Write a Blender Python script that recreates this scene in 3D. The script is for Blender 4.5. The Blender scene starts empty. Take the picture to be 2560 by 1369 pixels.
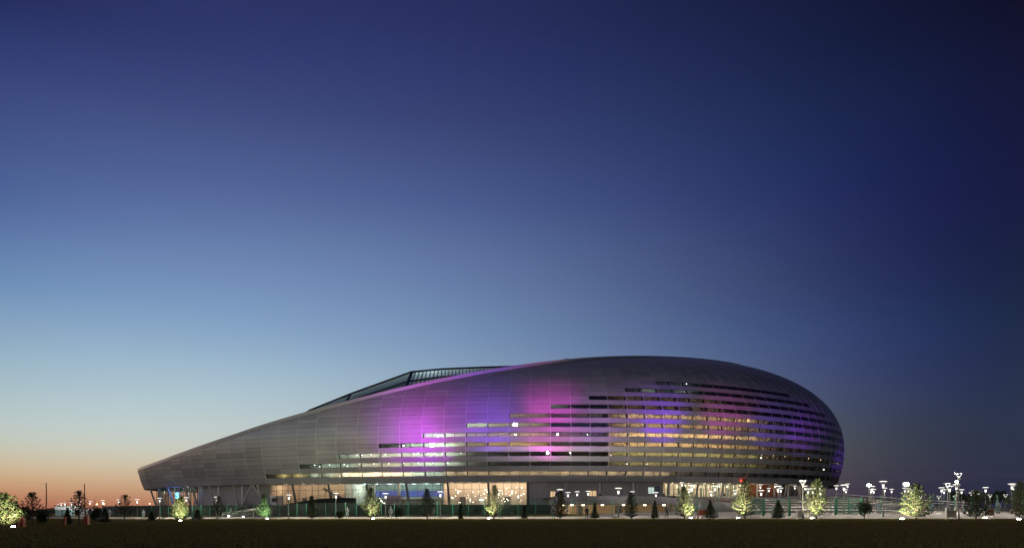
import bpy, math, random
import numpy as np
from mathutils import Vector, Matrix
from math import sin, cos, pi, radians, atan2, hypot
S = bpy.context.scene
C = S.collection
FPX, YH, CZ = 2000.0, 1275.0, 1.65          # focal length in photo pixels, horizon row, eye height

# ------------------------------------------------------------------ camera
cam = bpy.data.cameras.new('camera'); co = bpy.data.objects.new('camera', cam); C.objects.link(co)
co.location = (0, 0, CZ); co.rotation_euler = (radians(90), 0, 0)
cam.sensor_width = 36; cam.lens = 36*FPX/2560; cam.shift_y = (YH-684.5)/2560
cam.clip_start = 0.3; cam.clip_end = 6000
S.camera = co

# ------------------------------------------------------------------ render look
S.view_settings.view_transform = 'Standard'; S.view_settings.look = 'None'
S.view_settings.exposure = 0.0; S.view_settings.gamma = 1
S.render.engine = 'CYCLES'
cy = S.cycles
cy.use_denoising = True; cy.denoiser = 'OPENIMAGEDENOISE'
cy.max_bounces = 5; cy.diffuse_bounces = 2; cy.glossy_bounces = 3; cy.transmission_bounces = 4
cy.transparent_max_bounces = 16; cy.sample_clamp_indirect = 3; cy.sample_clamp_direct = 0
cy.use_light_tree = True; cy.caustics_reflective = False; cy.caustics_refractive = False

# ------------------------------------------------------------------ world: dusk sky
def lin(c):
    return tuple(((v/255)/12.92 if v/255 <= .04045 else ((v/255+.055)/1.055)**2.4) for v in c)
w = bpy.data.worlds.new('World'); S.world = w; w.use_nodes = True
nt = w.node_tree; N = nt.nodes; L = nt.links; N.clear()
wo = N.new('ShaderNodeOutputWorld'); bg = N.new('ShaderNodeBackground'); L.new(bg.outputs[0], wo.inputs[0])
tc = N.new('ShaderNodeTexCoord'); sp = N.new('ShaderNodeSeparateXYZ'); L.new(tc.outputs['Generated'], sp.inputs[0])
def math_node(op, a=None, b=None, nt=nt, clamp=False):
    n = nt.nodes.new('ShaderNodeMath'); n.operation = op; n.use_clamp = clamp
    for i, v in enumerate((a, b)):
        if v is None: continue
        if isinstance(v, (int, float)): n.inputs[i].default_value = v
        else: nt.links.new(v, n.inputs[i])
    return n.outputs[0]
NST = 26
ZST = [k/(NST-1) for k in range(NST)]
def sky_samples(px, pts):
    X = (px-1280)/FPX; pos = sorted([(max(0, ((YH-py)/FPX)/math.sqrt(1+X*X+((YH-py)/FPX)**2)/0.6), lin(c)) for py, c in pts])
    zz = [p for p, _ in pos]
    return np.array([[float(np.interp(z, zz, [c[k] for _, c in pos])) for k in range(3)] for z in ZST])
def sky_ramp(cols):
    r = N.new('ShaderNodeValToRGB'); e = r.color_ramp; e.interpolation = 'B_SPLINE'
    while len(e.elements) < NST: e.elements.new(0.5)
    for el, p, c in zip(e.elements, ZST, cols): el.position = p; el.color = (*[max(0., float(v)) for v in c], 1)
    L.new(elev, r.inputs[0]); return r.outputs[0]
elev = math_node('DIVIDE', sp.outputs[2], 0.6, clamp=True)
left = sky_samples(50, [(0,(31,39,86)),(100,(42,54,109)),(300,(61,76,128)),(500,(73,96,150)),(700,(104,136,179)),(850,(138,168,194)),
                     (960,(163,187,198)),(1050,(183,198,197)),(1130,(198,198,180)),(1180,(206,178,136)),(1215,(202,152,108)),(1245,(194,120,88)),(1275,(160,84,76))])
mid1 = sky_samples(900, [(0,(41,48,97)),(150,(48,58,110)),(300,(60,71,121)),(500,(79,98,148)),(700,(105,133,175)),(850,(126,158,192)),(950,(150,178,198)),(1050,(168,187,196)),(1130,(178,184,181)),(1200,(184,164,140)),(1275,(150,95,80))])
mid2 = sky_samples(1660, [(0,(28,35,74)),(150,(33,43,86)),(300,(41,53,97)),(500,(52,68,117)),(700,(63,88,131)),(880,(79,111,150)),(1000,(88,116,148)),(1130,(86,100,122)),(1275,(70,60,75))])
right = sky_samples(2510, [(0,(15,13,34)),(200,(20,20,50)),(500,(23,28,62)),(700,(26,36,62)),(900,(35,47,70)),(1050,(44,54,76)),(1180,(46,52,74)),(1275,(40,40,60))])
h = math_node('SQRT', math_node('ADD', math_node('MULTIPLY', sp.outputs[0], sp.outputs[0]), math_node('MULTIPLY', sp.outputs[1], sp.outputs[1])))
az = math_node('DIVIDE', sp.outputs[0], math_node('MAXIMUM', h, 0.001))
def mixc(f, a, b, nt=nt, blend='MIX'):
    m = nt.nodes.new('ShaderNodeMix'); m.data_type = 'RGBA'; m.blend_type = blend
    if isinstance(f, (int, float)): m.inputs[0].default_value = f
    else: nt.links.new(f, m.inputs[0])
    for s, v in ((m.inputs[6], a), (m.inputs[7], b)):
        if isinstance(v, tuple): s.default_value = (*v[:3], 1)
        else: nt.links.new(v, s)
    return m.outputs[2]
def maprange(v, a, b, nt=nt, smooth=False, lo=0., hi=1.):
    m = nt.nodes.new('ShaderNodeMapRange'); nt.links.new(v, m.inputs[0])
    m.inputs[1].default_value = a; m.inputs[2].default_value = b; m.inputs[3].default_value = lo; m.inputs[4].default_value = hi
    if smooth: m.interpolation_type = 'SMOOTHSTEP'
    return m.outputs[0]
# faint streaks of cloud low over the sunset
mp = N.new('ShaderNodeMapping'); mp.inputs['Scale'].default_value = (3, 3, 90); L.new(tc.outputs['Generated'], mp.inputs[0])
cn = N.new('ShaderNodeTexNoise'); cn.inputs['Scale'].default_value = 1.6; cn.inputs['Detail'].default_value = 4; L.new(mp.outputs[0], cn.inputs[0])
streak = math_node('MULTIPLY', maprange(cn.outputs[0], .48, .72, smooth=True), maprange(sp.outputs[2], .07, .01, smooth=True))
u_ = maprange(az, -.56, .56)
sl, sr = sky_ramp(left), sky_ramp(right)
k1 = sky_ramp((-5*left+18*mid1-9*mid2+2*right)/6); k2 = sky_ramp((2*left-9*mid1+18*mid2-5*right)/6)
e0, e1, e2 = mixc(u_, sl, k1), mixc(u_, k1, k2), mixc(u_, k2, sr)
c2 = mixc(u_, mixc(u_, e0, e1), mixc(u_, e1, e2))
c3 = mixc(math_node('MULTIPLY', streak, .07), c2, lin((120, 90, 100)))
sky = N.new('ShaderNodeTexSky'); sky.sky_type = 'NISHITA'; sky.sun_disc = False
SUN_EL, SUN_AZ = radians(-2.5), radians(-62)       # the sun has set to the left of the picture
sky.sun_elevation = SUN_EL; sky.sun_rotation = SUN_AZ
c4 = mixc(.012, c3, sky.outputs[0], blend='ADD')
L.new(c4, bg.inputs[0]); bg.inputs[1].default_value = 1.0
sun = bpy.data.lights.new('afterglow_sun', 'SUN'); so = bpy.data.objects.new('afterglow_sun', sun); C.objects.link(so)
sun.energy = 0.8; sun.angle = radians(60); sun.color = (1, .72, .55)
so.rotation_euler = (radians(72), 0, radians(242))

# ------------------------------------------------------------------ helpers
def at(px, Y, py=None, z=None):
    return Vector(((px-1280)*Y/FPX, Y, z if z is not None else CZ+(YH-py)*Y/FPX))
class MB:
    def __init__(s): s.v = []; s.f = []; s.m = []
    def add(s, vs, fs, m=0):
        o = len(s.v); s.v += [tuple(v) for v in vs]; s.f += [tuple(i+o for i in f) for f in fs]; s.m += [m]*len(fs)
    def quad(s, a, b, c, d, m=0): s.add((a, b, c, d), ((0, 1, 2, 3),), m)
    def box(s, c, d, m=0, rz=0, M=None):
        x, y, z = d[0]/2, d[1]/2, d[2]/2
        vs = [Vector((sx*x, sy*y, sz*z)) for sz in (-1, 1) for sy in (-1, 1) for sx in (-1, 1)]
        R = M if M is not None else Matrix.Rotation(rz, 3, 'Z')
        s.add([R@v+Vector(c) for v in vs], ((0,2,3,1),(4,5,7,6),(0,1,5,4),(2,6,7,3),(0,4,6,2),(1,3,7,5)), m)
    def bar(s, a, b, wd, dp=None, m=0):
        a, b = Vector(a), Vector(b); d = b-a; ln = d.length
        if ln < 1e-6: return
        R = d.to_track_quat('Z', 'Y').to_matrix()
        s.box((a+b)/2, (wd, dp or wd, ln), m, M=R)
    def tube(s, pts, rs, n=8, m=0, cap=True):
        pts = [Vector(p) for p in pts]; rings = []
        for i, p in enumerate(pts):
            d = (pts[min(i+1, len(pts)-1)]-pts[max(i-1, 0)]).normalized()
            R = d.to_track_quat('Z', 'Y').to_matrix(); r = rs[i] if hasattr(rs, '__len__') else rs
            rings.append([p+R@Vector((r*cos(2*pi*k/n), r*sin(2*pi*k/n), 0)) for k in range(n)])
        vs = [v for r in rings for v in r]; fs = []
        for i in range(len(pts)-1):
            for k in range(n):
                k2 = (k+1) % n; fs.append((i*n+k, i*n+k2, (i+1)*n+k2, (i+1)*n+k))
        if cap: fs.append(tuple(range(n))[::-1]); fs.append(tuple((len(pts)-1)*n+k for k in range(n)))
        s.add(vs, fs, m)
    def lathe(s, prof, n=16, m=0, o=(0, 0, 0)):
        vs = [Vector((r*cos(2*pi*k/n), r*sin(2*pi*k/n), z))+Vector(o) for r, z in prof for k in range(n)]; fs = []
        for i in range(len(prof)-1):
            for k in range(n):
                k2 = (k+1) % n; fs.append((i*n+k, i*n+k2, (i+1)*n+k2, (i+1)*n+k))
        s.add(vs, fs, m)
    def build(s, name, mats, parent=None, smooth=False, loc=None):
        me = bpy.data.meshes.new(name); me.from_pydata(s.v, [], s.f)
        for m in (mats if isinstance(mats, (list, tuple)) else [mats]): me.materials.append(m)
        me.polygons.foreach_set('material_index', s.m)
        if smooth: me.polygons.foreach_set('use_smooth', [True]*len(s.f))
        me.update()
        return link(name, me, parent, loc)
def link(name, data, parent=None, loc=None):
    o = bpy.data.objects.new(name, data); C.objects.link(o)
    if parent: o.parent = parent
    if loc is not None: o.location = loc
    return o
def thing(name, label, cat, loc=(0, 0, 0), rz=0, group=None):
    o = link(name, None, None, loc); o.rotation_euler = (0, 0, rz); o.empty_display_size = .2
    return tag(o, label, cat, group)
def tag(o, label, cat, group=None, kind=None):
    o['label'] = label; o['category'] = cat
    if group: o['group'] = group
    if kind: o['kind'] = kind
    return o
def struct(o): o['kind'] = 'structure'; return o
def copy_tree(o, parent=None):
    c = o.copy(); C.objects.link(c)
    if parent: c.parent = parent
    for ch in o.children: copy_tree(ch, c)
    return c
def light(name, kind, loc, power, color=(1, 1, 1), parent=None, radius=.15, target=None, angle=60, blend=.6):
    l = bpy.data.lights.new(name, kind); l.energy = power; l.color = color; l.shadow_soft_size = radius
    o = link(name, l, parent, loc)
    if kind == 'SPOT':
        l.spot_size = radians(angle); l.spot_blend = blend
        d = Vector(target)-Vector(loc); o.rotation_euler = d.to_track_quat('-Z', 'Y').to_euler()
    return o

# ------------------------------------------------------------------ materials
def mat(name, col, rough=.6, metal=0., spec=.5, emit=None, es=1., noise=0., nscale=5., col2=None, bump=0., bscale=20., island=0.):
    m = bpy.data.materials.new(name); m.use_nodes = True; t = m.node_tree; b = t.nodes['Principled BSDF']
    b.inputs['Base Color'].default_value = (*col, 1); b.inputs['Roughness'].default_value = rough
    b.inputs['Metallic'].default_value = metal; b.inputs['Specular IOR Level'].default_value = spec
    if emit: b.inputs['Emission Color'].default_value = (*emit, 1); b.inputs['Emission Strength'].default_value = es
    src = None
    if noise or col2:
        g = t.nodes.new('ShaderNodeNewGeometry'); n = t.nodes.new('ShaderNodeTexNoise'); n.inputs['Scale'].default_value = nscale; n.inputs['Detail'].default_value = 5
        t.links.new(g.outputs['Position'], n.inputs[0])
        a = col if col2 else tuple(v*(1-noise) for v in col); c = col2 or tuple(v*(1+noise) for v in col)
        src = mixc(maprange(n.outputs[0], .3, .7, nt=t), a, c, nt=t)
    if island:
        g = t.nodes.new('ShaderNodeNewGeometry')
        f = maprange(g.outputs['Random Per Island'], 0, 1, nt=t, lo=1-island, hi=1+island)
        v = t.nodes.new('ShaderNodeCombineColor')
        for i in range(3): t.links.new(f, v.inputs[i])
        src = mixc(1., src if src is not None else tuple(col), v.outputs[0], nt=t, blend='MULTIPLY')
        t.links.new(maprange(g.outputs['Random Per Island'], 0, 1, nt=t, lo=rough*.85, hi=rough*1.15), b.inputs['Roughness'])
    if src is not None: t.links.new(src, b.inputs['Base Color'])
    if bump:
        g = t.nodes.new('ShaderNodeNewGeometry'); n = t.nodes.new('ShaderNodeTexNoise'); n.inputs['Scale'].default_value = bscale; n.inputs['Detail'].default_value = 4
        t.links.new(g.outputs['Position'], n.inputs[0])
        bp = t.nodes.new('ShaderNodeBump'); bp.inputs['Strength'].default_value = bump; bp.inputs['Distance'].default_value = .1
        t.links.new(n.outputs[0], bp.inputs['Height']); t.links.new(bp.outputs[0], b.inputs['Normal'])
    return m
def glass_mat(name, tint=(.86, .9, .88), refl=.12, rough=.02):
    m = bpy.data.materials.new(name); m.use_nodes = True; t = m.node_tree; t.nodes.clear()
    o = t.nodes.new('ShaderNodeOutputMaterial'); mx = t.nodes.new('ShaderNodeMixShader')
    tr = t.nodes.new('ShaderNodeBsdfTransparent'); tr.inputs[0].default_value = (*tint, 1)
    gl = t.nodes.new('ShaderNodeBsdfGlossy'); gl.inputs['Roughness'].default_value = rough; gl.inputs[0].default_value = (.9, .95, 1, 1)
    fr = t.nodes.new('ShaderNodeFresnel'); fr.inputs[0].default_value = 1.5
    f = math_node('ADD', fr.outputs[0], refl-.04, nt=t, clamp=True)
    t.links.new(f, mx.inputs[0]); t.links.new(tr.outputs[0], mx.inputs[1]); t.links.new(gl.outputs[0], mx.inputs[2]); t.links.new(mx.outputs[0], o.inputs[0])
    return m
def emis(name, col, s):
    m = bpy.data.materials.new(name); m.use_nodes = True; t = m.node_tree; t.nodes.clear()
    o = t.nodes.new('ShaderNodeOutputMaterial'); e = t.nodes.new('ShaderNodeEmission'); e.inputs[0].default_value = (*col, 1); e.inputs[1].default_value = s
    t.links.new(e.outputs[0], o.inputs[0]); return m
M = {}
M['panel'] = mat('brushed_aluminium_panel', (.41, .41, .375), .34, .3, noise=.09, nscale=.13, island=.085)
M['trim'] = mat('pale_seam_trim', (.54, .52, .50), .4, .3)
M['rim'] = mat('rim_cladding', (.42, .40, .39), .45, .4)
M['seam'] = mat('shadow_gap', (.05, .05, .05), .7)
M['roofmem'] = mat('roof_membrane', (.10, .10, .11), .8, noise=.2, nscale=.4)
M['glass'] = glass_mat('window_glass', refl=.14, rough=.015)
M['lobby_glass'] = glass_mat('lobby_glass', (.92, .95, .93), .09)
M['mullion'] = mat('dark_mullion', (.06, .06, .065), .5, .4)
M['steel'] = mat('dark_steel', (.07, .07, .075), .55, .3)
M['concrete'] = mat('grey_concrete', (.22, .21, .20), .85, noise=.12, nscale=.6, bump=.1, bscale=3)
M['wallpanel'] = mat('grey_wall_panel', (.34, .32, .31), .5, .1, noise=.08, nscale=.8)
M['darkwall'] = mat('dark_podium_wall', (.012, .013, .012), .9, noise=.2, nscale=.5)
M['inner'] = mat('beige_inner_wall', (.52, .47, .41), .8, noise=.15, nscale=.35)
M['slab'] = mat('slab_concrete', (.30, .28, .26), .8)
M['lobby'] = mat('lobby_plaster', (.60, .50, .42), .7, noise=.1, nscale=.3)
M['seat'] = mat('blue_plastic_seat', (.05, .08, .42), .5)
M['pale'] = mat('pale_teal_wall', (.45, .58, .56), .6, noise=.12, nscale=.5)
M['column'] = mat('painted_steel_column', (.42, .41, .39), .5, .1)
M['pillar'] = mat('dark_painted_steel', (.13, .13, .135), .5, .2)
M['greenfin'] = mat('green_glass_fin', (.25, .45, .36), .25)
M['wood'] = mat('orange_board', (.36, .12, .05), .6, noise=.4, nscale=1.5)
M['grass'] = mat('grass', (.030, .040, .010), .95, .0, .1)
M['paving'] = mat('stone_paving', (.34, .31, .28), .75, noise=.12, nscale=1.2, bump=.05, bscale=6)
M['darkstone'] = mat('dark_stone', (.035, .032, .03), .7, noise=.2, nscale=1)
M['asphalt'] = mat('asphalt', (.05, .05, .05), .9, noise=.2, nscale=2)
M['needle'] = mat('pine_needles', (.060, .085, .026), .75, island=.45)
M['bark'] = mat('pine_bark', (.12, .085, .06), .9, noise=.3, nscale=8)
M['fence'] = mat('green_fence_paint', (.012, .15, .08), .45)
M['wire'] = mat('green_coated_wire', (.035, .075, .055), .25, .35)
M['pole'] = mat('grey_lamp_pole', (.16, .16, .155), .5, .4)
M['lampbody'] = mat('lamp_body', (.5, .5, .48), .4, .2)
M['white'] = mat('white_paint', (.75, .75, .73), .5)
M['lens'] = emis('lamp_glow', (1, .97, .86), 3)
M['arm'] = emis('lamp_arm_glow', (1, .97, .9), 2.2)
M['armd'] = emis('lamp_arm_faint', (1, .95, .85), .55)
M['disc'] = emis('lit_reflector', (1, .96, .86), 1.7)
M['uplens'] = emis('uplight_lens', (1, .93, .7), 45)
M['uplensg'] = emis('uplight_lens_cool', (.75, 1, .8), 30)
M['orange'] = mat('orange_paint', (.62, .10, .015), .5, noise=.1, nscale=6)
M['salmon'] = mat('faded_orange_panel', (.66, .20, .09), .55)
M['camo'] = mat('blue_camouflage', (.05, .09, .11), .85, col2=(.20, .29, .32), nscale=7)
M['skin'] = mat('skin', (.48, .30, .22), .6)
M['boot'] = mat('black_leather', (.015, .015, .015), .5)
M['darkcloth'] = mat('dark_cloth', (.02, .02, .024), .9)
M['vest'] = mat('yellow_vest', (.30, .42, .05), .8)
M['hair'] = mat('dark_hair', (.03, .022, .018), .8)
M['bluepl'] = mat('blue_sign_plate', (.01, .02, .22), .5)
M['screen'] = mat('dark_screen', (.015, .015, .018), .2)
M['binpanel'] = mat('pale_bin_panel', (.40, .35, .28), .5, .2)
# grass: mown stripes and patches
t = M['grass'].node_tree; b = t.nodes['Principled BSDF']
g = t.nodes.new('ShaderNodeNewGeometry')
mpn = t.nodes.new('ShaderNodeMapping'); mpn.inputs['Scale'].default_value = (.05, .45, 1); t.links.new(g.outputs['Position'], mpn.inputs[0])
n1 = t.nodes.new('ShaderNodeTexNoise'); n1.inputs['Scale'].default_value = 1; n1.inputs['Detail'].default_value = 6; t.links.new(mpn.outputs[0], n1.inputs[0])
n2 = t.nodes.new('ShaderNodeTexNoise'); n2.inputs['Scale'].default_value = 9; n2.inputs['Detail'].default_value = 6; t.links.new(g.outputs['Position'], n2.inputs[0])
ca = mixc(maprange(n1.outputs[0], .35, .65, nt=t), (.150, .128, .034), (.120, .135, .036), nt=t)
cb = mixc(maprange(n2.outputs[0], .3, .7, nt=t), ca, (.11, .085, .024), nt=t)
t.links.new(cb, b.inputs['Base Color']); b.inputs['Specular IOR Level'].default_value = 0.0
bp = t.nodes.new('ShaderNodeBump'); bp.inputs['Strength'].default_value = .6; bp.inputs['Distance'].default_value = .08
t.links.new(n2.outputs[0], bp.inputs['Height']); t.links.new(bp.outputs[0], b.inputs['Normal'])

# ------------------------------------------------------------------ ground
PATH = [(-260, 230), (-120, 182), (-112, 175), (-73, 159), (-48, 142), (-25, 122), (-16, 116), (-1.6, 108), (11, 102), (19, 98), (30, 96), (43, 94), (59, 92), (77, 90), (260, 80)]
PX = [p[0] for p in PATH]; PY = [p[1] for p in PATH]
def Yp(X): return float(np.interp(X, PX, PY))
def zp(X):
    return min(.68, CZ-21*min(Yp(X), 160)/FPX)
def ss(a, b, v):
    v = min(1, max(0, (v-a)/(b-a))); return v*v*(3-2*v)
def gz(X, Y):
    y0 = Yp(X); z0 = zp(X)
    if Y <= y0:
        return z0*ss(0, 1, max(Y, 0)/y0)
    if Y <= y0+5: return z0+.2*(Y-y0)/5
    return (z0+.2)*(1-ss(0, 1, (Y-y0-60)/300))+.0
xs = sorted(set([-2500, -1500, -900, -500, -350, -260]+list(range(-200, 121, 4))+[140, 180, 260, 400, 700, 1200, 2500]))
ys = sorted(set([-400, -100, -20]+list(range(0, 60, 6))+list(range(60, 240, 2))+list(range(240, 420, 15))+[500, 700, 1000, 1600, 2600, 4000]))
g = MB()
vs = [(X, Y, gz(X, Y)) for Y in ys for X in xs]; nx_ = len(xs)
g.add(vs, [(j*nx_+i, j*nx_+i+1, (j+1)*nx_+i+1, (j+1)*nx_+i) for j in range(len(ys)-1) for i in range(nx_-1)])
struct(g.build('ground', M['grass'], smooth=True))
def strip(name, m, X0, X1, a, b, dz0=.012, dz1=.012, n=120, kerb=0.):
    mb = MB(); q = []
    for i in range(n+1):
        X = X0+(X1-X0)*i/n; ya, yb = Yp(X)+a, Yp(X)+b
        q.append(((X, ya, gz(X, ya)+dz0), (X, yb, gz(X, yb)+dz1), (X, ya, gz(X, ya)-.05), (X, yb, gz(X, yb)-.05)))
    for i in range(n):
        p, r = q[i], q[i+1]
        mb.quad(p[0], r[0], r[1], p[1]); mb.quad(p[2], r[2], r[0], p[0]); mb.quad(p[1], r[1], r[3], p[3])
    return struct(mb.build(name, m, smooth=False))
strip('footpath', M['paving'], -215, 13, .3, 4.6, .02, .09)
# narrow asphalt walk across the left lawn
mb = MB(); pl = [at(-60, 74, z=0), at(80, 82, z=0), at(180, 90, z=0), at(300, 110, z=0), at(420, 138, z=0), at(470, 150, z=0)]
for i in range(len(pl)-1):
    for k in range(8):
        a = pl[i].lerp(pl[i+1], k/8); c = pl[i].lerp(pl[i+1], (k+1)/8)
        q = []
        for p, d in ((a, -.8), (c, -.8), (c, .8), (a, .8)): q.append((p.x, p.y+d, gz(p.x, p.y+d)+.02))
        mb.quad(*q)
struct(mb.build('asphalt_walk', M['asphalt']))

# ------------------------------------------------------------------ stadium geometry
CX, CYc, EA, EB, PHI, EGG = -15.793, 332.165, 140.357, 93.277, -.2097, .0538
HB = CZ+8.386
FL, T1, DA, DB, PW, KA, KB = 2.862, 13.453, 62.442, 31.477, 2.2088, .0775, .1084
T0, DT, K2 = 2.457, 2.839, .0075
NTH = 1440
TH = np.linspace(0, 2*np.pi, NTH+1)
def ell(th):
    x = EA*cos(th); y = EB*sin(th)*(1+EGG*cos(th))
    return CX+x*cos(PHI)-y*sin(PHI), CYc+x*sin(PHI)+y*cos(PHI)
def base(th):
    X, Y = ell(th); e = 1e-4; x1, y1 = ell(th-e); x2, y2 = ell(th+e)
    dx, dy = x2-x1, y2-y1; l = hypot(dx, dy)
    return Vector((X, Y, 0)), Vector((dy/l, -dx/l, 0))
def toff(th, t):
    if t < T1: return FL*(1-((T1-t)/T1)**2)
    A = DA*(1+KA*cos(th)); B = DB*(1+KB*cos(th)); u = min(.999, (t-T1)/B)
    return FL-A*(1-(1-u**PW)**(1/PW))
def shell(th, t, inset=0.):
    p, n = base(th); q = p+n*(toff(th, t)-inset); q.z = HB+t; return q
def ring(th, inset, z):
    p, n = base(th); q = p-n*inset; q.z = z; return q
RX = [-1, -.914, -.866, -.809, -.743, -.669, -.588, -.5, -.407, -.309, -.208, -.105, 0, .105, .208, .309, .407, .5, .588, .669, .743, .81, 1]
RT = [6.8, 7.0, 7.2, 7.4, 7.96, 9.12, 10.83, 12.95, 15.42, 18.43, 21.43, 24.52, 27.92, 31.18, 34.1, 36.69, 39.08, 40.77, 42.1, 43.3, 44.6, 45.6, 47.2]
def rim_t(th): return min(float(np.interp(cos(th), RX, RT)), T1+DB*(1+KB*cos(th))*.988)
# arc length table and bay seams
SP = [ell(a) for a in TH]; SA = np.concatenate([[0], np.cumsum([hypot(SP[i+1][0]-SP[i][0], SP[i+1][1]-SP[i][1]) for i in range(NTH)])])
PERIM = SA[-1]
fr = [i for i in range(NTH) if base(TH[i])[1].y < .15 and TH[i] > pi*.9]
FPXS = np.array([1280+FPX*SP[i][0]/SP[i][1] for i in fr]); FTH = np.array([TH[i] for i in fr])
o_ = [k for k in range(len(fr)) if TH[fr[k]] > 3.62]; FPXS = FPXS[o_]; FTH = FTH[o_]
def th_px(px): return float(np.interp(px, FPXS, FTH))
SEAMS_PX = [756.5,803,852,904,955,1007,1062,1115,1168.4,1220.7,1273.6,1325.5,1375.5,1425,1471.4,1517.7,1565,1609,1651.6,1693,1729.5,1766,1799.5,1832,1863.6,1892]
sa = [float(np.interp(th_px(p), TH, SA)) for p in SEAMS_PX]
a0, a1 = sa[0], sa[-1]
L0 = [a0-7*k for k in range(1, 34)][::-1]
R0 = [a1+4.6*k for k in range(1, 46)]
allS = L0+sa+R0
span = PERIM-(allS[-1]-allS[0]); nb = max(4, round(span/7))
allS += [allS[-1]+span*k/nb for k in range(1, nb)]
I0 = len(L0)                                   # index of the seam at px 757
STH = [float(np.interp(s % PERIM, SA, TH)) for s in allS]; NS = len(STH)
for i in range(1, NS):
    while STH[i] < STH[i-1]: STH[i] += 2*pi
def sth(i): return STH[i % NS]+(2*pi if i >= NS else 0)
rowt = [T0+DT*(k-1)-K2*(k-1)**2 for k in range(1, 12)]       # centre of each ribbon of windows
def sag(th, t):     # the courses drop a little towards the right end
    f = ss(.55, .98, cos(th)) if sin(th) < .35 else 0
    return t-(.06*f*max(0, t-5))
WH = .62
# levels: alternating window course / solid course
lev = [0.]
for t in rowt: lev += [t-WH, t+WH]
pitch = DT/2
t = lev[-1]
while t < 50:
    d = abs(toff(5., min(t+.3, 46))-toff(5., t))/.3 if t < 46 else 3
    t += max(.35, 1.42/math.sqrt(1+d*d)); lev.append(t)
row_start = [I0-2]+[I0+2*(k-2) for k in range(2, 12)]
i2000 = min(range(NS), key=lambda i: abs(STH[i]-th_px(1985)))
row_end = [i2000+40-2*(k-1)*0 for k in range(1, 12)]
for k in range(11): row_end[k] = i2000+max(0, 11-(k+1))*2+(14 if k < 4 else 0)

stad = thing('stadium', 'oval silver-clad stadium with sloping rim, glowing window bands and purple floodlit panels', 'stadium', (0, 0, 0))
pm = MB()
def shell_quad(th0, th1, ta, tb, lift, m, gap=.022, inset=0.):
    r0, r1 = rim_t(th0), rim_t(th1)
    if ta >= r0 and ta >= r1: return
    a0, a1, b0, b1 = min(ta, r0), min(ta, r1), min(tb, r0), min(tb, r1)
    if b0-a0 < .05 and b1-a1 < .05: return
    e = (th1-th0)*gap*.25
    P = []
    for th, t in ((th0+e, a0+gap), (th1-e, a1+gap), (th1-e, b1-gap), (th0+e, b0-gap)):
        P.append(shell(th, sag(th, t), inset-lift))
    pm.quad(*P, m)
prng = random.Random(5)
# split each tall solid course of the windowless part in courses one half pitch high
for i in range(NS):
    th0, th1 = sth(i), sth(i+1)
    cuts = [0.]
    full = []
    for k in range(11):
        c = rowt[k]; prev = full[-1][1] if full else 0.
        full.append((c-WH-.02, c+WH+.02, k))
        win = row_start[k] <= i < row_end[k]
        shell_quad(th0, th1, prev, c-WH, 0, 0)
        if not win: shell_quad(th0, th1, c-WH, c+WH, 0, 0)
    for a, b_ in zip(lev[22:], lev[23:]):
        shell_quad(th0, th1, a, b_, 0, 0)
    # pale vertical seam trim proud of the panels
    ts = [x for x in np.arange(0, rim_t(th0), 1.2)]+[rim_t(th0)]
    e = .07/ max(60, EA*.8)
    for a, b_ in zip(ts[:-1], ts[1:]):
        P = [shell(th0-e, sag(th0, a), -.045), shell(th0+e, sag(th0, a), -.045), shell(th0+e, sag(th0, b_), -.045), shell(th0-e, sag(th0, b_), -.045)]
        Q = [shell(th0-e, sag(th0, a), .0), shell(th0+e, sag(th0, a), .0), shell(th0+e, sag(th0, b_), .0), shell(th0-e, sag(th0, b_), .0)]
        pm.quad(*P, 1); pm.quad(Q[0], P[0], P[3], Q[3], 1); pm.quad(P[1], Q[1], Q[2], P[2], 1)
pm.build('facade_panels', [M['panel'], M['trim']], stad)
# dark sheet behind the joints, with the window bands left open
pm = MB()
for i in range(NS):
    th0, th1 = sth(i), sth(i+1); prev = 0.
    for k in range(11):
        win = row_start[k] <= i < row_end[k]
        if win:
            shell_quad(th0, th1, prev, rowt[k]-WH-.05, -.12, 0, 0); prev = rowt[k]+WH+.05
    shell_quad(th0, th1, prev, 20 if prev < 19 else prev+.01, -.12, 0, 0)
    for a in range(int(max(prev, 20)), 48, 3): shell_quad(th0, th1, max(a, prev), a+3, -.12, 0, 0)
pm.build('facade_backing', M['seam'], stad)
# rim cap
mb = MB(); n = NS*2
for j in range(n):
    q = []
    for jj in (j, j+1):
        i, f = divmod(jj, 2); th = sth(i) if f == 0 else (sth(i)+sth(i+1))/2
        r = rim_t(th); hi = .15+.75*(1-ss(.2, .8, cos(th)))
        p = shell(th, sag(th, r)); nn = base(th)[1]
        q.append((p+nn*.18-Vector((0, 0, .12)), p+nn*.22+Vector((0, 0, hi)), p-nn*1.2+Vector((0, 0, hi)), p-nn*1.2-Vector((0, 0, .6))))
    for k in range(3): mb.quad(q[0][k], q[1][k], q[1][k+1], q[0][k+1])
mb.build('rim_cap', M['rim'], stad, smooth=False)
# roof between the rims
mb = MB(); NR = 60
rows_ = []
for j in range(NR+1):
    c = -.995+1.99*j/NR; th = math.acos(c)
    a = shell(2*pi-th, sag(2*pi-th, rim_t(th)), .9); b_ = shell(th, rim_t(th), .9)
    a.z -= .35; b_.z -= .35
    rows_.append([a.lerp(b_, k/10) for k in range(11)])
for j in range(NR):
    for k in range(10): mb.quad(rows_[j][k], rows_[j+1][k], rows_[j+1][k+1], rows_[j][k+1])
mb.build('roof', M['roofmem'], stad, smooth=True)
mb = MB(); p = at(1427, 262, 903); mb.box((p.x, p.y, p.z-.3), (4.2, 2.4, 1.5)); mb.box((p.x, p.y, p.z+.57), (4.8, 3, .14)); mb.build('roof_hatch', M['steel'], stad)
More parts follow.
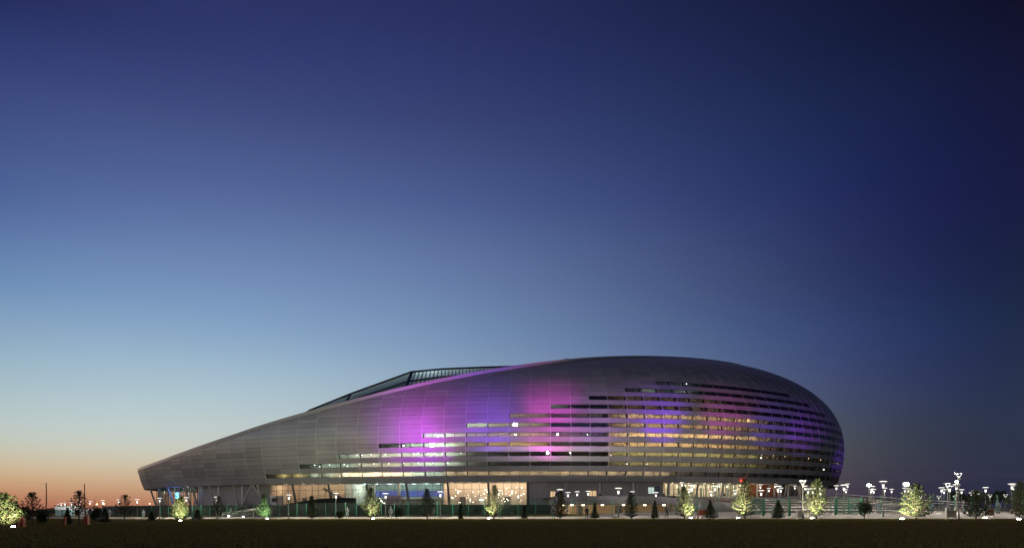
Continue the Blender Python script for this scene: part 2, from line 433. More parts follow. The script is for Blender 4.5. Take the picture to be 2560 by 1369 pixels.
# ribbons of windows
mrng = random.Random(3)
for k in range(11):
    g = MB(); f = MB(); t = rowt[k]
    for i in range(row_start[k], row_end[k]):
        th0, th1 = sth(i), sth(i+1)
        ra = min(rim_t(th0), rim_t(th1))
        if t+WH > ra: continue
        P = [shell(th, sag(th, tt), .10) for th, tt in ((th0, t-WH), (th1, t-WH), (th1, t+WH), (th0, t+WH))]
        g.quad(*P)
        # frame: sill, head and mullions
        for tt in (t-WH+.05, t+WH-.05): f.bar(shell(th0, sag(th0, tt), .04), shell(th1, sag(th1, tt), .04), .09, .1)
        ms = [0.]+([.5] if k in (0, 4, 6, 8, 10) or mrng.random() < .3 else [])
        for q in ms:
            th = th0+(th1-th0)*q; f.bar(shell(th, sag(th, t-WH), .06), shell(th, sag(th, t+WH), .06), .16 if q == 0 else .10, .16)
    w_ = g.build('ribbon_window', M['glass'], stad); f.build('window_frame', M['mullion'], w_)

# inside the shell
def wall_ring(i0, i1, inset, ta, tb, name, m, step=1):
    mb = MB()
    for i in range(i0, i1, step):
        th0, th1 = sth(i), sth(i+step)
        mb.quad(shell(th0, ta, inset), shell(th1, ta, inset), shell(th1, tb, inset), shell(th0, tb, inset))
    return mb.build(name, m, stad)
IA, IB = I0-8, i2000+30
for (ta, tb) in ((0.2, 4.0), (4.0, 9.8), (9.8, 15.5), (15.5, 21.2), (21.2, 27.0), (27.0, 33.5)):
    mb = MB()
    for i in range(IA, IB):
        th0, th1 = sth(i), sth(i+1)
        if min(rim_t(th0), rim_t(th1)) < tb+1: continue
        ins = 4.6 if tb < 5 else 9
        mb.quad(shell(th0, ta, ins), shell(th1, ta, ins), shell(th1, tb, ins), shell(th0, tb, ins))
        q = ins
        for z_ in (tb,):
            mb2 = [shell(th0, z_, .55), shell(th1, z_, .55), shell(th1, z_, 9.2), shell(th0, z_, 9.2)]
            mb3 = [v-Vector((0, 0, .35)) for v in mb2]
            mb.quad(*mb2, 1); mb.quad(*mb3[::-1], 1); mb.quad(mb3[0], mb3[1], mb2[1], mb2[0], 1)
    mb.build('concourse_floor', [M['inner'], M['slab']], stad)
ix_w = min(range(NS), key=lambda i: abs(STH[i]-th_px(1540)))
# raking beams, columns and braces behind the glass
for i in range(I0+1, i2000+8):
    mb = MB()
    th = sth(i); R = rim_t(th)
    top = min(33, R-3)
    mb.bar(shell(th, .3, 1.3), shell(th, min(9.5, top), 1.6), .32)
    if top > 12:
        ts = list(np.arange(9.5, top, 5.7))+[top]
        for a, b_ in zip(ts[:-1], ts[1:]): mb.bar(shell(th, a, 1.6), shell(th, b_, 1.6), .32)
    thm = (sth(i)+sth(i+1))/2
    for (ta, tb) in () if i < ix_w else ((4.2, 9.5), (10, 15.2), (15.7, 21), (21.5, 26.7)):
        if tb > top: continue
        mb.bar(shell(th, ta, 2.0), shell(sth(i+1), tb, 2.0), .10); mb.bar(shell(th, tb, 2.3), shell(sth(i+1), ta, 2.3), .10)
        mb.bar(shell(th, tb-.2, 1.5), shell(thm, ta+.6, 7.5), .24, m=1)
        mb.bar(shell(th, tb-.5, 1.8), shell(sth(i+1), tb-.5, 1.8), .2)
    mb.build('inner_frame', [M['steel'], M['slab']], stad)
# added cross baffles that keep light out of the unlit concourses
def part(i, ta, tb):
    mb = MB(); th = sth(i); mb.quad(shell(th, ta, .5), shell(th, ta, 9), shell(th, tb, 9), shell(th, tb, .5)); mb.build('light_baffle', M['slab'], stad)
def ix(px): return min(range(NS), key=lambda i: abs(STH[i]-th_px(px)))
for px in (1380, 1540, 1905): part(ix(px), 4, 27)
bulb_me = {}
def lamp_in(px, t, inset, power, col, rad=.35):
    if t > 4.5:
        if col not in bulb_me:
            q_ = MB(); q_.lathe([(0, -.10), (.10, -.05), (.13, .04), (.13, .09), (0, .10)], 8); me_ = bpy.data.meshes.new('ceiling_lamp'); me_.from_pydata(q_.v, [], q_.f); me_.materials.append(emis('ceiling_lamp_glow', col, 9)); bulb_me[col] = me_
        link('ceiling_lamp', bulb_me[col], stad, shell(th_px(px), t+.35, inset-.6))
    light('concourse_light', 'POINT', shell(th_px(px), t, inset), power, col, stad, rad)
WARM, TEAL, YEL, COLD = (1, .66, .33), (.72, 1, .88), (1, .85, .35), (1, .96, .88)
for px in range(1560, 1900, 42):
    lamp_in(px, 8.9, 3.6, 190, YEL); lamp_in(px+21, 8.9, 5.5, 190, YEL); lamp_in(px, 14.6, 3.6, 480, WARM); lamp_in(px+21, 14.8, 5.5, 480, WARM); lamp_in(px+14, 20.2, 4, 210, WARM); lamp_in(px+34, 20.2, 6, 210, WARM)
for px in range(1915, 2070, 30): lamp_in(px, 8.6, 5, 26, WARM); lamp_in(px, 14.5, 5, 22, WARM)  # dim lamps added to lift the dark windows of the right end
for px in range(1590, 1860, 60): lamp_in(px, 26, 6, 60, WARM)
for px, p in ((1130, 160), (1180, 260), (1230, 420), (1280, 500), (1320, 500), (1350, 260)): lamp_in(px, 12.5, 6, p*.55, WARM); 
for px in (1180, 1240, 1290, 1340): lamp_in(px, 17.5, 6, 130, WARM)
for px, t_, p in ((1090, 13.5, 300), (1110, 19, 260), (1150, 18.5, 300), (1200, 18.5, 200), (1190, 24.5, 160), (1240, 24.5, 160), (1300, 25.5, 180), (1390, 26, 60), (1480, 29, 60), (1010, 11.8, 260), (1060, 11.8, 420), (1100, 11.4, 500), (900, 8.2, 40), (1040, 8.3, 300), (1080, 8.2, 300), (860, 5.0, 60), (790, 5.0, 60), (1660, 30.5, 60), (1760, 31, 50)):
    lamp_in(px, t_, 6 if t_ > 9 else 4.5, p*1.6, TEAL)
for px in range(770, 1120, 38): lamp_in(px, 5.6, 6, 170, TEAL if (px < 880 or px > 1030) else (1, .82, .58))
for px in range(885, 1110, 36): lamp_in(px, 8.3, 5, 420, (.9, 1, .93))
for px in range(690, 830, 40): lamp_in(px, 2.6, 3, 130, (.8, 1, .85) if px > 740 else YEL)
for px in range(845, 1010, 22): lamp_in(px, 2.7, 2.6, 520, (1, .84, .58))
for px in (1020, 1050, 1080): lamp_in(px, 2.7, 2.6, 260, TEAL)
for px in range(1120, 1690, 42): lamp_in(px, 2.7, 2.8, 150, (1, .76, .48))
for px in range(1700, 1900, 60): lamp_in(px, 2.7, 2.8, 10, WARM)
# bright white floodlights seen through the glass
for px, t_, s in ((1085, rowt[3], .8), (1015, rowt[3], .22), (1289, rowt[5]+.2, .72), (1290, rowt[4], .25), (1393, rowt[4], .32), (1466, rowt[4], .14), (1565, rowt[1], .15), (1614, rowt[1], .1), (1893, rowt[2]-.2, .2), (2052, rowt[1], .2), (2088, rowt[2], .3), (1803, rowt[6]-.8, .14)):
    q = shell(th_px(px), sag(th_px(px), t_), .75); s *= .85; mb = MB()
    mb.box((0, .25, 0), (s*2.4, .25, s*1.7)); mb.bar((0, .2, s*.8), (0, .2, s+.9), .08); o = mb.build('floodlamp', M['steel'], stad, loc=q)
    mb = MB()
    for ax in (-.72, 0, .72):
        for az_ in ((-.4, .4) if s > .2 else (0,)): mb.lathe([(0, -s*.3), (s*.3, 0), (0, s*.3)], 8, o=(ax*s, 0, az_*s))
    mb.build('bulbs', emis('floodlamp_glow', (.95, 1, .95), 40), o)
    if s > .25: light('floodlamp_spill', 'POINT', q+Vector((0, 1.2, 0)), 700*s, (.9, 1, .95), stad, .3)
# red aviation lamp pair on the lowest panel
q = shell(th_px(1853), .75, -.25); mb = MB()
for dx in (-.35, .35): mb.lathe([(0, -.14), (.12, -.1), (.15, 0), (.12, .1), (0, .14)], 8, o=(dx, 0, 0))
mb.bar((-.6, .1, -.22), (.6, .1, -.22), .08)
mb.build('red_lamp', emis('red_glow', (1, .03, .02), 22), stad, loc=q)

# ground storey
ZG = 1.2; ZS = HB-.02
def zone(px0, px1, name, m, inset, z0=ZG, z1=ZS, step=2.0, thick=0.):
    t0_, t1_ = th_px(px0), th_px(px1); n = max(1, int((t1_-t0_)*EA/step)); mb = MB()
    for k in range(n):
        a, b_ = t0_+(t1_-t0_)*k/n, t0_+(t1_-t0_)*(k+1)/n
        mb.quad(ring(a, inset, z0), ring(b_, inset, z0), ring(b_, inset, z1), ring(a, inset, z1))
    return mb.build(name, m, stad)
mb = MB()
for i in range(NS):
    th0, th1 = sth(i), sth(i+1)
    mb.quad(ring(th0, -.03, ZS), ring(th1, -.03, ZS), ring(th1, 26, ZS), ring(th0, 26, ZS))
mb.build('soffit', M['wallpanel'], stad)
mb = MB()
for i in range(NS):
    th0, th1 = sth(i), sth(i+1)
    mb.quad(ring(th0, 1, 3.3), ring(th1, 1, 3.3), ring(th1, 30, 3.3), ring(th0, 30, 3.3))
mb.build('lobby_floor', M['slab'], stad)
zone(466, 652, 'ground_wall', M['wallpanel'], 4.2)
zone(1317, 1672, 'ground_wall', M['wallpanel'], 4.2)
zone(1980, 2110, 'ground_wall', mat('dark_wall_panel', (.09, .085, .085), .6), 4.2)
# glazed lobby with mullions
def glazing(px0, px1, pitch_, transom, fin=None):
    gl = zone(px0, px1, 'lobby_glazing', M['lobby_glass'], 4.2)
    t0_, t1_ = th_px(px0), th_px(px1); n = int((t1_-t0_)*EA*.95/pitch_); mb = MB()
    for k in range(n+1):
        a = t0_+(t1_-t0_)*k/n
        mb.bar(ring(a, 4.1, 3.3), ring(a, 4.1, ZS), .10, .18)
        if k < n:
            b_ = t0_+(t1_-t0_)*(k+1)/n
            mb.bar(ring(a, 4.1, transom), ring(b_, 4.1, transom), .08, .1); mb.bar(ring(a, 4.1, ZS-.1), ring(b_, 4.1, ZS-.1), .12, .12)
    mb.build('glazing_frame', M['mullion'], gl)
    if fin:
        rr = random.Random(8)
        for k in range(fin):
            mb = MB(); a = t0_+(t1_-t0_)*(k+rr.random()*.5)/fin
            p = ring(a, 3.9-.3*rr.random(), 3.3); mb.bar(p, (p.x, p.y, ZS-.1), .07+.12*rr.random(), .4); mb.build('glass_fin', M['greenfin'], gl)
glazing(366, 466, 1.6, 7.2, 16)
glazing(655, 1317, 2.35, 8.1)
glazing(1673, 1888, 1.7, 8.1, 44)
# lobby interior
def back(px0, px1, inset, m, z0=3.3, z1=ZS): return zone(px0, px1, 'lobby_wall', m, inset, z0, z1)
back(640, 845, 14, M['lobby']); back(1095, 1320, 9, M['lobby']); back(1660, 1900, 11, M['lobby'])
back(840, 1105, 24, M['pale'])
back(1888, 1980, 5.2, M['wood'])
for px in (652, 845, 1100, 1318, 1672, 1890):
    mb = MB(); a = th_px(px); mb.quad(ring(a, 4.3, 3.3), ring(a, 24, 3.3), ring(a, 24, ZS), ring(a, 4.3, ZS)); mb.build('lobby_partition', M['lobby'], stad)
mb = MB(); sb = MB(); rr = random.Random(4); nseat = [0]
q_ = MB(); q_.box((0, 0, 0), (.75, .5, .12)); q_.box((0, .2, .2), (.75, .1, .4)); seat_me = bpy.data.meshes.new('seat'); seat_me.from_pydata(q_.v, [], q_.f); seat_me.materials.append(M['seat']); seat_me.update()
def seat_one(p, a):
    nseat[0] += 1; o = link('seat', seat_me, stad, p); o.rotation_euler.z = a
for r in range(5):
    t0_, t1_ = th_px(846), th_px(1098); n = 70; ins = 17+r*1.2; z_ = 6.0+r*.55
    for k in range(n):
        a, b_ = t0_+(t1_-t0_)*k/n, t0_+(t1_-t0_)*(k+1)/n
        mb.quad(ring(a, ins, z_-.6), ring(b_, ins, z_-.6), ring(b_, ins, z_), ring(a, ins, z_)); mb.quad(ring(a, ins, z_), ring(b_, ins, z_), ring(b_, ins+1.2, z_), ring(a, ins+1.2, z_))
        if rr.random() < .86 and r < 4:
            p = ring((a+b_)/2, ins+.4, z_+.25); (seat_one(p, a+pi/2) if r < 2 and nseat[0] < 100 else sb.box(p, (.75, .5, .5), rz=a+pi/2))
mb.build('stand_tier', M['concrete'], stad); sb.build('seat_rows', M['seat'], stad)['kind'] = 'stuff'
for px in (905, 972): # pale columns inside
    mb = MB(); p = ring(th_px(px), 8, 3.3); mb.tube([p, p+Vector((0, 0, .4)), (p.x, p.y, ZS)], [.7, .42, .42], 12); mb.build('lobby_column', M['column'], stad)
# stair flight and slanted columns in the warm lobby
mb = MB()
a, b_ = ring(th_px(772), 9, 8.6), ring(th_px(835), 9, 4.2)
for k in range(16):
    p = a.lerp(b_, k/15); mb.box(p, (2.0, 2.6, .32), rz=.1)
mb.bar(a+Vector((0, -1.4, .5)), b_+Vector((0, -1.4, .5)), .9, .12)
mb.build('lobby_stair', M['slab'], stad)
for px in (672, 700): mb = MB(); mb.bar(ring(th_px(px-5), 11, 8.5), ring(th_px(px+8), 9, 3.3), .35); mb.build('slanted_column', M['slab'], stad)
for px in range(665, 840, 24): light('lobby_light', 'POINT', ring(th_px(px), 9, 8.9), 210, (1, .76, .50), stad, .4)
for px in range(860, 1095, 34): light('lobby_light', 'POINT', ring(th_px(px), 13, 9.2), 480, (.68, 1, .92), stad, .4)
for px in range(860, 1095, 60): light('lobby_light', 'POINT', ring(th_px(px), 7, 9.0), 60, (1, .75, .5), stad, .4)
for px in range(1115, 1316, 25): light('lobby_light', 'POINT', ring(th_px(px), 6.8, 9.0), 185, (1, .78, .54), stad, .3)
for px in range(1685, 1885, 22): light('lobby_light', 'POINT', ring(th_px(px), 7.0, 9.1), 300, (1, .86, .58), stad, .3)
for px in (1900, 1930, 1960, 2000, 2030, 2060): light('lobby_light', 'POINT', ring(th_px(px), 3.0, 9.2), 60, (1, .8, .55), stad, .2)
for px in (380, 405, 430, 452): light('lobby_light', 'POINT', ring(th_px(px), 8, 8.6), 90, (.9, 1, .85), stad, .3)
# small spark lamps: hanging strings of light in the lobby
ems = emis('lobby_spark', (1, .9, .7), 14); rr = random.Random(21)
mb = MB()
for (px, z_) in [(1118+rr.random()*95, 3.9+4.5*rr.random()) for k in range(30)]+[(1235+rr.random()*75, 3.9+4.7*rr.random()) for k in range(26)]+[(945+16*cos(q), 5.4+1.6*sin(q)) for q in np.linspace(pi, 2*pi, 12)]:
    s = .05+.09*rr.random()**2; p = ring(th_px(px), 5.0+1.5*rr.random(), z_); mb.box(p, (s*2, s*2, s*2))
mb.build('string_lights', ems, stad)
# leaning outer columns, white inner columns
for px in (372, 392, 416, 458, 476, 520, 580, 640, 728, 818, 914, 1014, 1118, 1220, 1319, 1418, 1509, 1596, 1674, 1748, 1812, 1872, 1926, 1972, 2012, 2046, 2072):
    th = th_px(px); mb = MB(); mb.tube([ring(th, 3.3, 1.4), ring(th, .5, ZS)], .34 if px < 1400 else .27, 10)
    mb.build('leaning_column', M['pillar'] if 700 < px < 1330 else M['column'], stad)
for px in (474, 524, 584, 1416, 1505, 1592, 1914, 1958, 1994, 2023, 2064):
    th = th_px(px); mb = MB(); mb.tube([ring(th, 3.5, 1.4), ring(th, 3.5, ZS)], .3, 10); mb.build('upright_column', M['white'], stad)
for a, b_ in ((586, 622), (655, 624)):
    mb = MB(); mb.bar(ring(th_px(a), 2.9, 2.6), ring(th_px(b_), 1.2, ZS), .55, .6); mb.build('brace', M['column'], stad)
for px, ins, m_ in ((690, 13.8, 'steel'), (750, 13.8, 'white'), (812, 13.8, 'steel'), (1140, 8.8, 'steel'), (1192, 8.8, 'white'), (1262, 8.8, 'steel'), (1700, 10.8, 'steel'), (1760, 10.8, 'steel'), (1830, 10.8, 'steel')):
    th = th_px(px); p, nn = base(th); mb = MB(); mb.box(ring(th, ins, 4.6), (1.9, .08, 2.5), rz=atan2(nn.y, nn.x)+pi/2); mb.build('lobby_door', M[m_], stad)
# lit windows and doors in the concrete walls
def wallbox(px, z0, z1, wd, name, m, inset=4.12, frame=True):
    th = th_px(px); p, nn = base(th); a = atan2(nn.y, nn.x)+pi/2; q = ring(th, inset, (z0+z1)/2)
    mb = MB(); mb.box(q, (wd, .06, z1-z0), rz=a); o = mb.build(name, m, stad)
    if frame:
        f = MB(); ux = Vector((cos(a), sin(a), 0)); hw = wd/2
        for sx in (-1, 0, 1): f.bar(q+ux*hw*sx+nn*.05-Vector((0, 0, (z1-z0)/2)), q+ux*hw*sx+nn*.05+Vector((0, 0, (z1-z0)/2)), .10)
        for sz in (-1, 1): f.bar(q-ux*hw+nn*.05+Vector((0, 0, sz*(z1-z0)/2)), q+ux*hw+nn*.05+Vector((0, 0, sz*(z1-z0)/2)), .10)
        f.build('frame', M['mullion'], o)
    return o
winlit = emis('lit_window_glass', (1, .70, .38), .75)
wallbox(1487, 5.4, 7.6, 2.4, 'lit_window', winlit); wallbox(1384, 5.2, 7.4, 1.6, 'lit_window', winlit)
wallbox(1640, 6.7, 8.7, 1.9, 'lit_window', emis('cool_window', (.8, 1, .92), .7))
# blue information boards
for z_ in (8.5, 7.65, 6.8):
    o = wallbox(1656.5, z_-.33, z_+.33, 1.15, 'sign_board', M['bluepl'], 4.0, False)
    th = th_px(1656.5); p, nn = base(th); a = atan2(nn.y, nn.x)+pi/2; ux = Vector((cos(a), sin(a), 0)); q = ring(th, 3.94, z_)
    mb = MB(); mb.box(q-ux*.42, (.1, .03, .34), rz=a); mb.box(q-ux*.05, (.42, .03, .07), rz=a); mb.box(q+ux*.02-Vector((0, 0, .16)), (.56, .03, .05), rz=a)
    mb.build('sign_mark', M['white'], o)
# glowing letter over the side entrance
th = th_px(429); p, nn = base(th)
tcv = bpy.data.curves.new('letter', 'FONT'); tcv.body = 'S'; tcv.size = 2.8; tcv.extrude = .12; tcv.bevel_depth = .03; tcv.align_x = 'CENTER'; tcv.align_y = 'CENTER'
tcv.materials.append(emis('cyan_neon', (.12, .62, 1), 5))
q = ring(th, 2.0, CZ+(YH-1238)*base(th)[0].y/FPX); tmp = link('tmp', tcv); me_ = bpy.data.meshes.new_from_object(tmp.evaluated_get(bpy.context.evaluated_depsgraph_get())); bpy.data.objects.remove(tmp)
o = link('letter_sign', me_, stad, q); o.rotation_euler = (pi/2, 0, .0)
light('letter_light', 'POINT', q+Vector((-1.5, -.8, 1)), 420, (.08, .2, 1), stad, .3)
light('entrance_light', 'POINT', ring(th_px(454), 2.0, 9.3), 70, (.9, 1, .9), stad, .2)

# glazed roof lantern over the pitch
ln = []
D = lambda px, py, Y: at(px, Y, py)
lit_glass = bpy.data.materials.new('lantern_glazing'); lit_glass.use_nodes = True; t = lit_glass.node_tree; t.nodes.clear()
o = t.nodes.new('ShaderNodeOutputMaterial'); mx = t.nodes.new('ShaderNodeMixShader'); a_ = t.nodes.new('ShaderNodeBsdfTranslucent'); a_.inputs[0].default_value = (.66, .74, .76, 1)
g_ = t.nodes.new('ShaderNodeBsdfGlossy'); g_.inputs['Roughness'].default_value = .08; g_.inputs[0].default_value = (.75, .85, .95, 1)
fr_ = t.nodes.new('ShaderNodeFresnel'); fr_.inputs[0].default_value = 1.5
t.links.new(math_node('ADD', fr_.outputs[0], .22, nt=t, clamp=True), mx.inputs[0]); t.links.new(a_.outputs[0], mx.inputs[1]); t.links.new(g_.outputs[0], mx.inputs[2]); t.links.new(mx.outputs[0], o.inputs[0])
topL = [D(757, 1037, 292), D(775, 1026, 294), D(877, 985, 294), D(1030, 930, 292)]
botL = [D(745, 1062, 282), D(760, 1064, 274), D(850, 1040, 268), D(1006, 996, 262)]
topR = [D(1030, 930, 292), D(1105, 923, 299), D(1200, 919, 306), D(1310, 915.5, 316)]
botR = [D(1006, 996, 262), D(1100, 978, 268), D(1200, 962, 275), D(1330, 950, 286)]
gl = MB(); fm = MB()
for T_, B_ in ((topL, botL), (topR, botR)):
    for i in range(3): gl.quad(B_[i], B_[i+1], T_[i+1], T_[i])
back_ = [p+Vector((18, 45, -1.5)) for p in topL+topR[1:]]
tt_ = topL+topR[1:]
lantern = gl.build('roof_lantern', lit_glass, stad)
rt = MB()
for i in range(len(tt_)-1): rt.quad(tt_[i], tt_[i+1], back_[i+1], back_[i])
rt.build('lantern_roof', mat('dark_lantern_roof', (.05, .05, .06), .5), lantern)
for T_, B_, n in ((topL, botL, 58), (topR, botR, 34)):
    for i in range(3):
        off_ = Vector((0, -.12, .1)); m_ = max(2, int(n*(T_[i+1]-T_[i]).length/sum((T_[j+1]-T_[j]).length for j in range(3))))
        for k in range(m_):
            fm.bar(B_[i].lerp(B_[i+1], k/m_)+off_, T_[i].lerp(T_[i+1], k/m_)+off_, .2 if T_ is topL else .42, .2)
        fm.bar(T_[i]+off_, T_[i+1]+off_, .85, .7)
        a = B_[i].lerp(T_[i], .62); c = B_[i+1].lerp(T_[i+1], .62); fm.bar(a+off_, c+off_, .55, .5)
        a = B_[i].lerp(T_[i], .3); c = B_[i+1].lerp(T_[i+1], .3); fm.bar(a+off_, c+off_, .2, .3)
    fm.bar(B_[0]+off_, T_[0]+off_, .5, .5)
fm.bar(botL[3]+off_, topL[3]+off_, 1.0, .8); fm.bar(botL[2]+off_, topL[2]+off_, .6, .6)
fm.build('lantern_frame', mat('dark_lantern_frame', (.03, .03, .04), .5, .3), lantern)
for px, py, Y, p in ((1060, 960, 300, 900), (1120, 950, 310, 900), (1200, 945, 318, 700), (1270, 938, 322, 500), (980, 975, 302, 400), (900, 1005, 302, 350), (830, 1035, 300, 250)):
    light('pitch_light', 'POINT', at(px, Y, py), p*(7 if px < 1040 else 4.5), (.80, 1, .98), stad, 1.0)

# ------------------------------------------------------------------ podium and plaza
WALLY = 195
podium = thing('podium', 'dark podium wall and deck carrying the stadium, with a lit recess below its right half', 'podium', (0, 0, 0))
mb = MB()
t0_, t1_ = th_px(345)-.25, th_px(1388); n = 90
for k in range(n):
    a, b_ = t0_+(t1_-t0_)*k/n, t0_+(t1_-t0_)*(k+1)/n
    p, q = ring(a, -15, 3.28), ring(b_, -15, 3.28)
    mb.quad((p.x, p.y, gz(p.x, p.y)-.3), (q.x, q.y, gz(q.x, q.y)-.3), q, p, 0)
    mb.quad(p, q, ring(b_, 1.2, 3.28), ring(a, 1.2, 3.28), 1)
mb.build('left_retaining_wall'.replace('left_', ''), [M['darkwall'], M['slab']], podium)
# right half: concrete front with overhang, falling towards the right
mb = MB()
top = [(1388, 5.2), (1642, 5.2), (1696, 4.62), (1760, 4.2), (1880, 2.95)]
for (pa, za), (pb, zb) in zip(top[:-1], top[1:]):
    for k in range(6):
        f0, f1 = k/6, (k+1)/6; p0, p1 = pa+(pb-pa)*f0, pa+(pb-pa)*f1; z0, z1 = za+(zb-za)*f0, za+(zb-za)*f1
        lo = 3.12 if p1 <= 1690 else .6
        A, B = at(p0, WALLY, z=z0), at(p1, WALLY, z=z1)
        mb.quad((A.x, A.y, lo), (B.x, B.y, lo), B, A)
        mb.quad(A, B, (B.x, B.y+.4, B.z), (A.x, A.y+.4, A.z))
        if lo > 1: mb.quad((A.x, A.y, lo), (A.x, A.y+9, lo), (B.x, B.y+9, lo), (B.x, B.y, lo))
A = at(1388, WALLY, z=0)
mb.quad((A.x, A.y, .3), (A.x, A.y, 5.2), (A.x, A.y+45, 5.2), (A.x, A.y+45, .3))
B = at(1690, WALLY, z=0); mb.quad((B.x, B.y, .3), (B.x, B.y, 4.7), (B.x, B.y+9, 4.7), (B.x, B.y+9, .3))
mb.build('podium_front', M['concrete'], podium)
mb = MB()
pts = [at(1388, WALLY+.4, z=5.14), at(1690, WALLY+.4, z=5.14), at(1700, 204, z=5.14), at(1880, 208, z=5.14), at(2110, 222, z=5.14)]
bk = [at(1350, 246, z=5.14), at(1700, 246, z=5.14), at(1760, 248, z=5.14), at(1900, 255, z=5.14), at(2125, 300, z=5.14)]
for i in range(4): mb.quad(pts[i], pts[i+1], bk[i+1], bk[i])
for i in range(1, 4):
    a, b_ = pts[i], pts[i+1]; mb.quad((a.x, a.y, 1), (b_.x, b_.y, 1), b_, a)
mb.build('podium_deck', M['paving'], podium)
mb = MB(); A, B = at(1392, WALLY+8, z=0), at(1689, WALLY+8, z=0)
mb.quad((A.x-1, A.y, .3), (B.x, B.y, .3), (B.x, B.y, 3.12), (A.x-1, A.y, 3.12))
mb.build('recess_wall', mat('tan_recess_wall', (.46, .33, .21), .7, noise=.08, nscale=.8), podium)
for px, w_ in ((1449, 1.5), (1546, 1.7), (1418, 1.1)):
    p = at(px, WALLY+7.9, z=1.8); mb = MB(); mb.box(p, (w_, .1, 2.3)); mb.build('recess_door', M['steel'] if px != 1418 else M['white'], podium)
for px, s in ((1409.5, .8), (1430, .5), (1458, 1.3), (1506, .9), (1559, .9), (1612, .7), (1660, .6)):
    p = at(px, WALLY+3, z=3.0); mb = MB(); mb.lathe([(0, -.12), (.3, -.1), (.34, 0), (.34, .1)], 12); mb.build('recess_lamp', emis('recess_lamp_glow', (1, .85, .55), 12), podium, loc=p)
    light('recess_light', 'POINT', p-Vector((0, 0, .3)), 120*s, (1, .72, .42), podium, .2)
# railing on the deck
mb = MB()
for (pa, za), (pb, zb) in zip(top[:-1], top[1:]):
    A, B = at(pa, WALLY+.2, z=za), at(pb, WALLY+.2, z=zb)
    for h_ in (.5, 1.0): mb.bar(A+Vector((0, 0, h_)), B+Vector((0, 0, h_)), .045)
    m_ = max(1, int((B-A).length/2))
    for k in range(m_): q = A.lerp(B, k/m_); mb.bar(q, q+Vector((0, 0, 1)), .05)
mb.build('deck_railing', M['steel'], podium)
# underside band of the entrance ramp, its orange light put into the colour
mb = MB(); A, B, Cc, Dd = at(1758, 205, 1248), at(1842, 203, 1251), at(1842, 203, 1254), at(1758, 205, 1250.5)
mb.quad(Dd, Cc, B, A); mb.build('orange_lit_band', M['wood'], podium)
light('ramp_light', 'POINT', at(1800, 200, 1249), 60, (1, .7, .4), podium, .2)
# booth and dark ramp in front of the warm lobby
q = at(695, 262, 1249); mb = MB(); bz = 3.28
zt = CZ+(YH-1240)*q.y/FPX
mb.box((q.x, q.y, (bz+zt)/2), (4.3, 2.6, zt-bz)); mb.box((q.x, q.y, zt+.07), (4.5, 2.8, .14))
o = tag(mb.build('booth', M['white']), 'small white booth with a dark screen standing before the warm-lit lobby', 'booth')
mb = MB(); mb.box((q.x-.85, q.y-1.33, zt-1.15), (1.75, .06, 1.3)); mb.build('screen', M['screen'], o)
mb = MB()
prof = [(716, 1259), (745, 1254), (772, 1249.5), (800, 1245), (845, 1243), (884, 1243.3)]
for (pa, ya), (pb, yb) in zip(prof[:-1], prof[1:]):
    A, B = at(pa, 238, ya), at(pb, 238-2*(pb-pa)/80, yb); mb.quad((A.x, A.y, 3.2), (B.x, B.y, 3.2), B, A); mb.quad(A, B, B+Vector((0, 4, 0)), A+Vector((0, 4, 0)))
A = at(884, 237, 1243.3); mb.quad((A.x, A.y, 3.2), (A.x, A.y+4, 3.2), (A.x, A.y+4, A.z), A)
rw = tag(mb.build('access_ramp', M['darkwall']), 'dark sloping access ramp with a thin handrail rising across the lit lobby', 'ramp')
mb = MB()
for (pa, ya), (pb, yb) in zip(prof[:-1], prof[1:]):
    A, B = at(pa, 238, ya), at(pb, 238, yb)
    for h_ in (.55, 1.05): mb.bar(A+Vector((0, .3, h_)), B+Vector((0, .3, h_)), .06)
    for k in range(3): q = A.lerp(B, k/3)+Vector((0, .3, 0)); mb.bar(q, q+Vector((0, 0, 1.05)), .06)
mb.build('handrail', M['steel'], rw)
# lobby stall behind the fence
q = at(984, 228, 1242); mb = MB(); mb.box((q.x, q.y, 4.5), (4.1, 2.2, 2.5)); mb.box((q.x, q.y, 5.82), (4.3, 2.4, .14))
o = tag(mb.build('kiosk', mat('pinkish_kiosk_wall', (.40, .30, .28), .6)), 'pinkish kiosk with gridded shutters in front of the blue seats', 'kiosk')
mb = MB()
for k in range(4): mb.box((q.x-1.35+.9*k, q.y-1.12, 4.25), (.78, .06, 1.5))
mb.build('shutter', mat('shutter_red', (.22, .15, .15), .5), o)
# underpass stairs at the left
sx = thing('underpass', 'dark stair underpass with sloping steel handrail below the big white brace', 'underpass', (0, 0, 0))
mb = MB(); Yu = 160
for (pa, ya), (pb, yb) in (((556, 1285), (596, 1281)), ((596, 1281), (650, 1271))):
    A, B = at(pa, Yu, ya), at(pb, Yu, yb); mb.quad((A.x, A.y, -.3), (B.x, B.y, -.3), B, A); mb.quad(A, B, B+Vector((0, .5, 0)), A+Vector((0, .5, 0)))
A = at(650, Yu, 1268); mb.quad((A.x, Yu, -.3), (A.x+2.5, Yu, -.3), (A.x+2.5, Yu, A.z), (A.x, Yu, A.z))
mb.build('stair_wall', M['darkstone'], sx)
mb = MB()
for d in (0, 3.5):
    mb.bar(at(556, Yu-.3, 1281.5+d), at(594, Yu-.3, 1277.5+d), .10); mb.bar(at(594, Yu-.3, 1277.5+d), at(648, Yu-.3, 1267.5+d), .07)
for px, a, b_ in ((556, 1281, 1289), (575, 1279.5, 1286), (594, 1277, 1283), (612, 1274, 1279), (630, 1271, 1276), (648, 1267, 1273)): mb.bar(at(px, Yu-.3, a), at(px, Yu-.3, b_), .08)
mb.build('handrail', mat('brushed_handrail', (.5, .48, .44), .35, .7), sx)
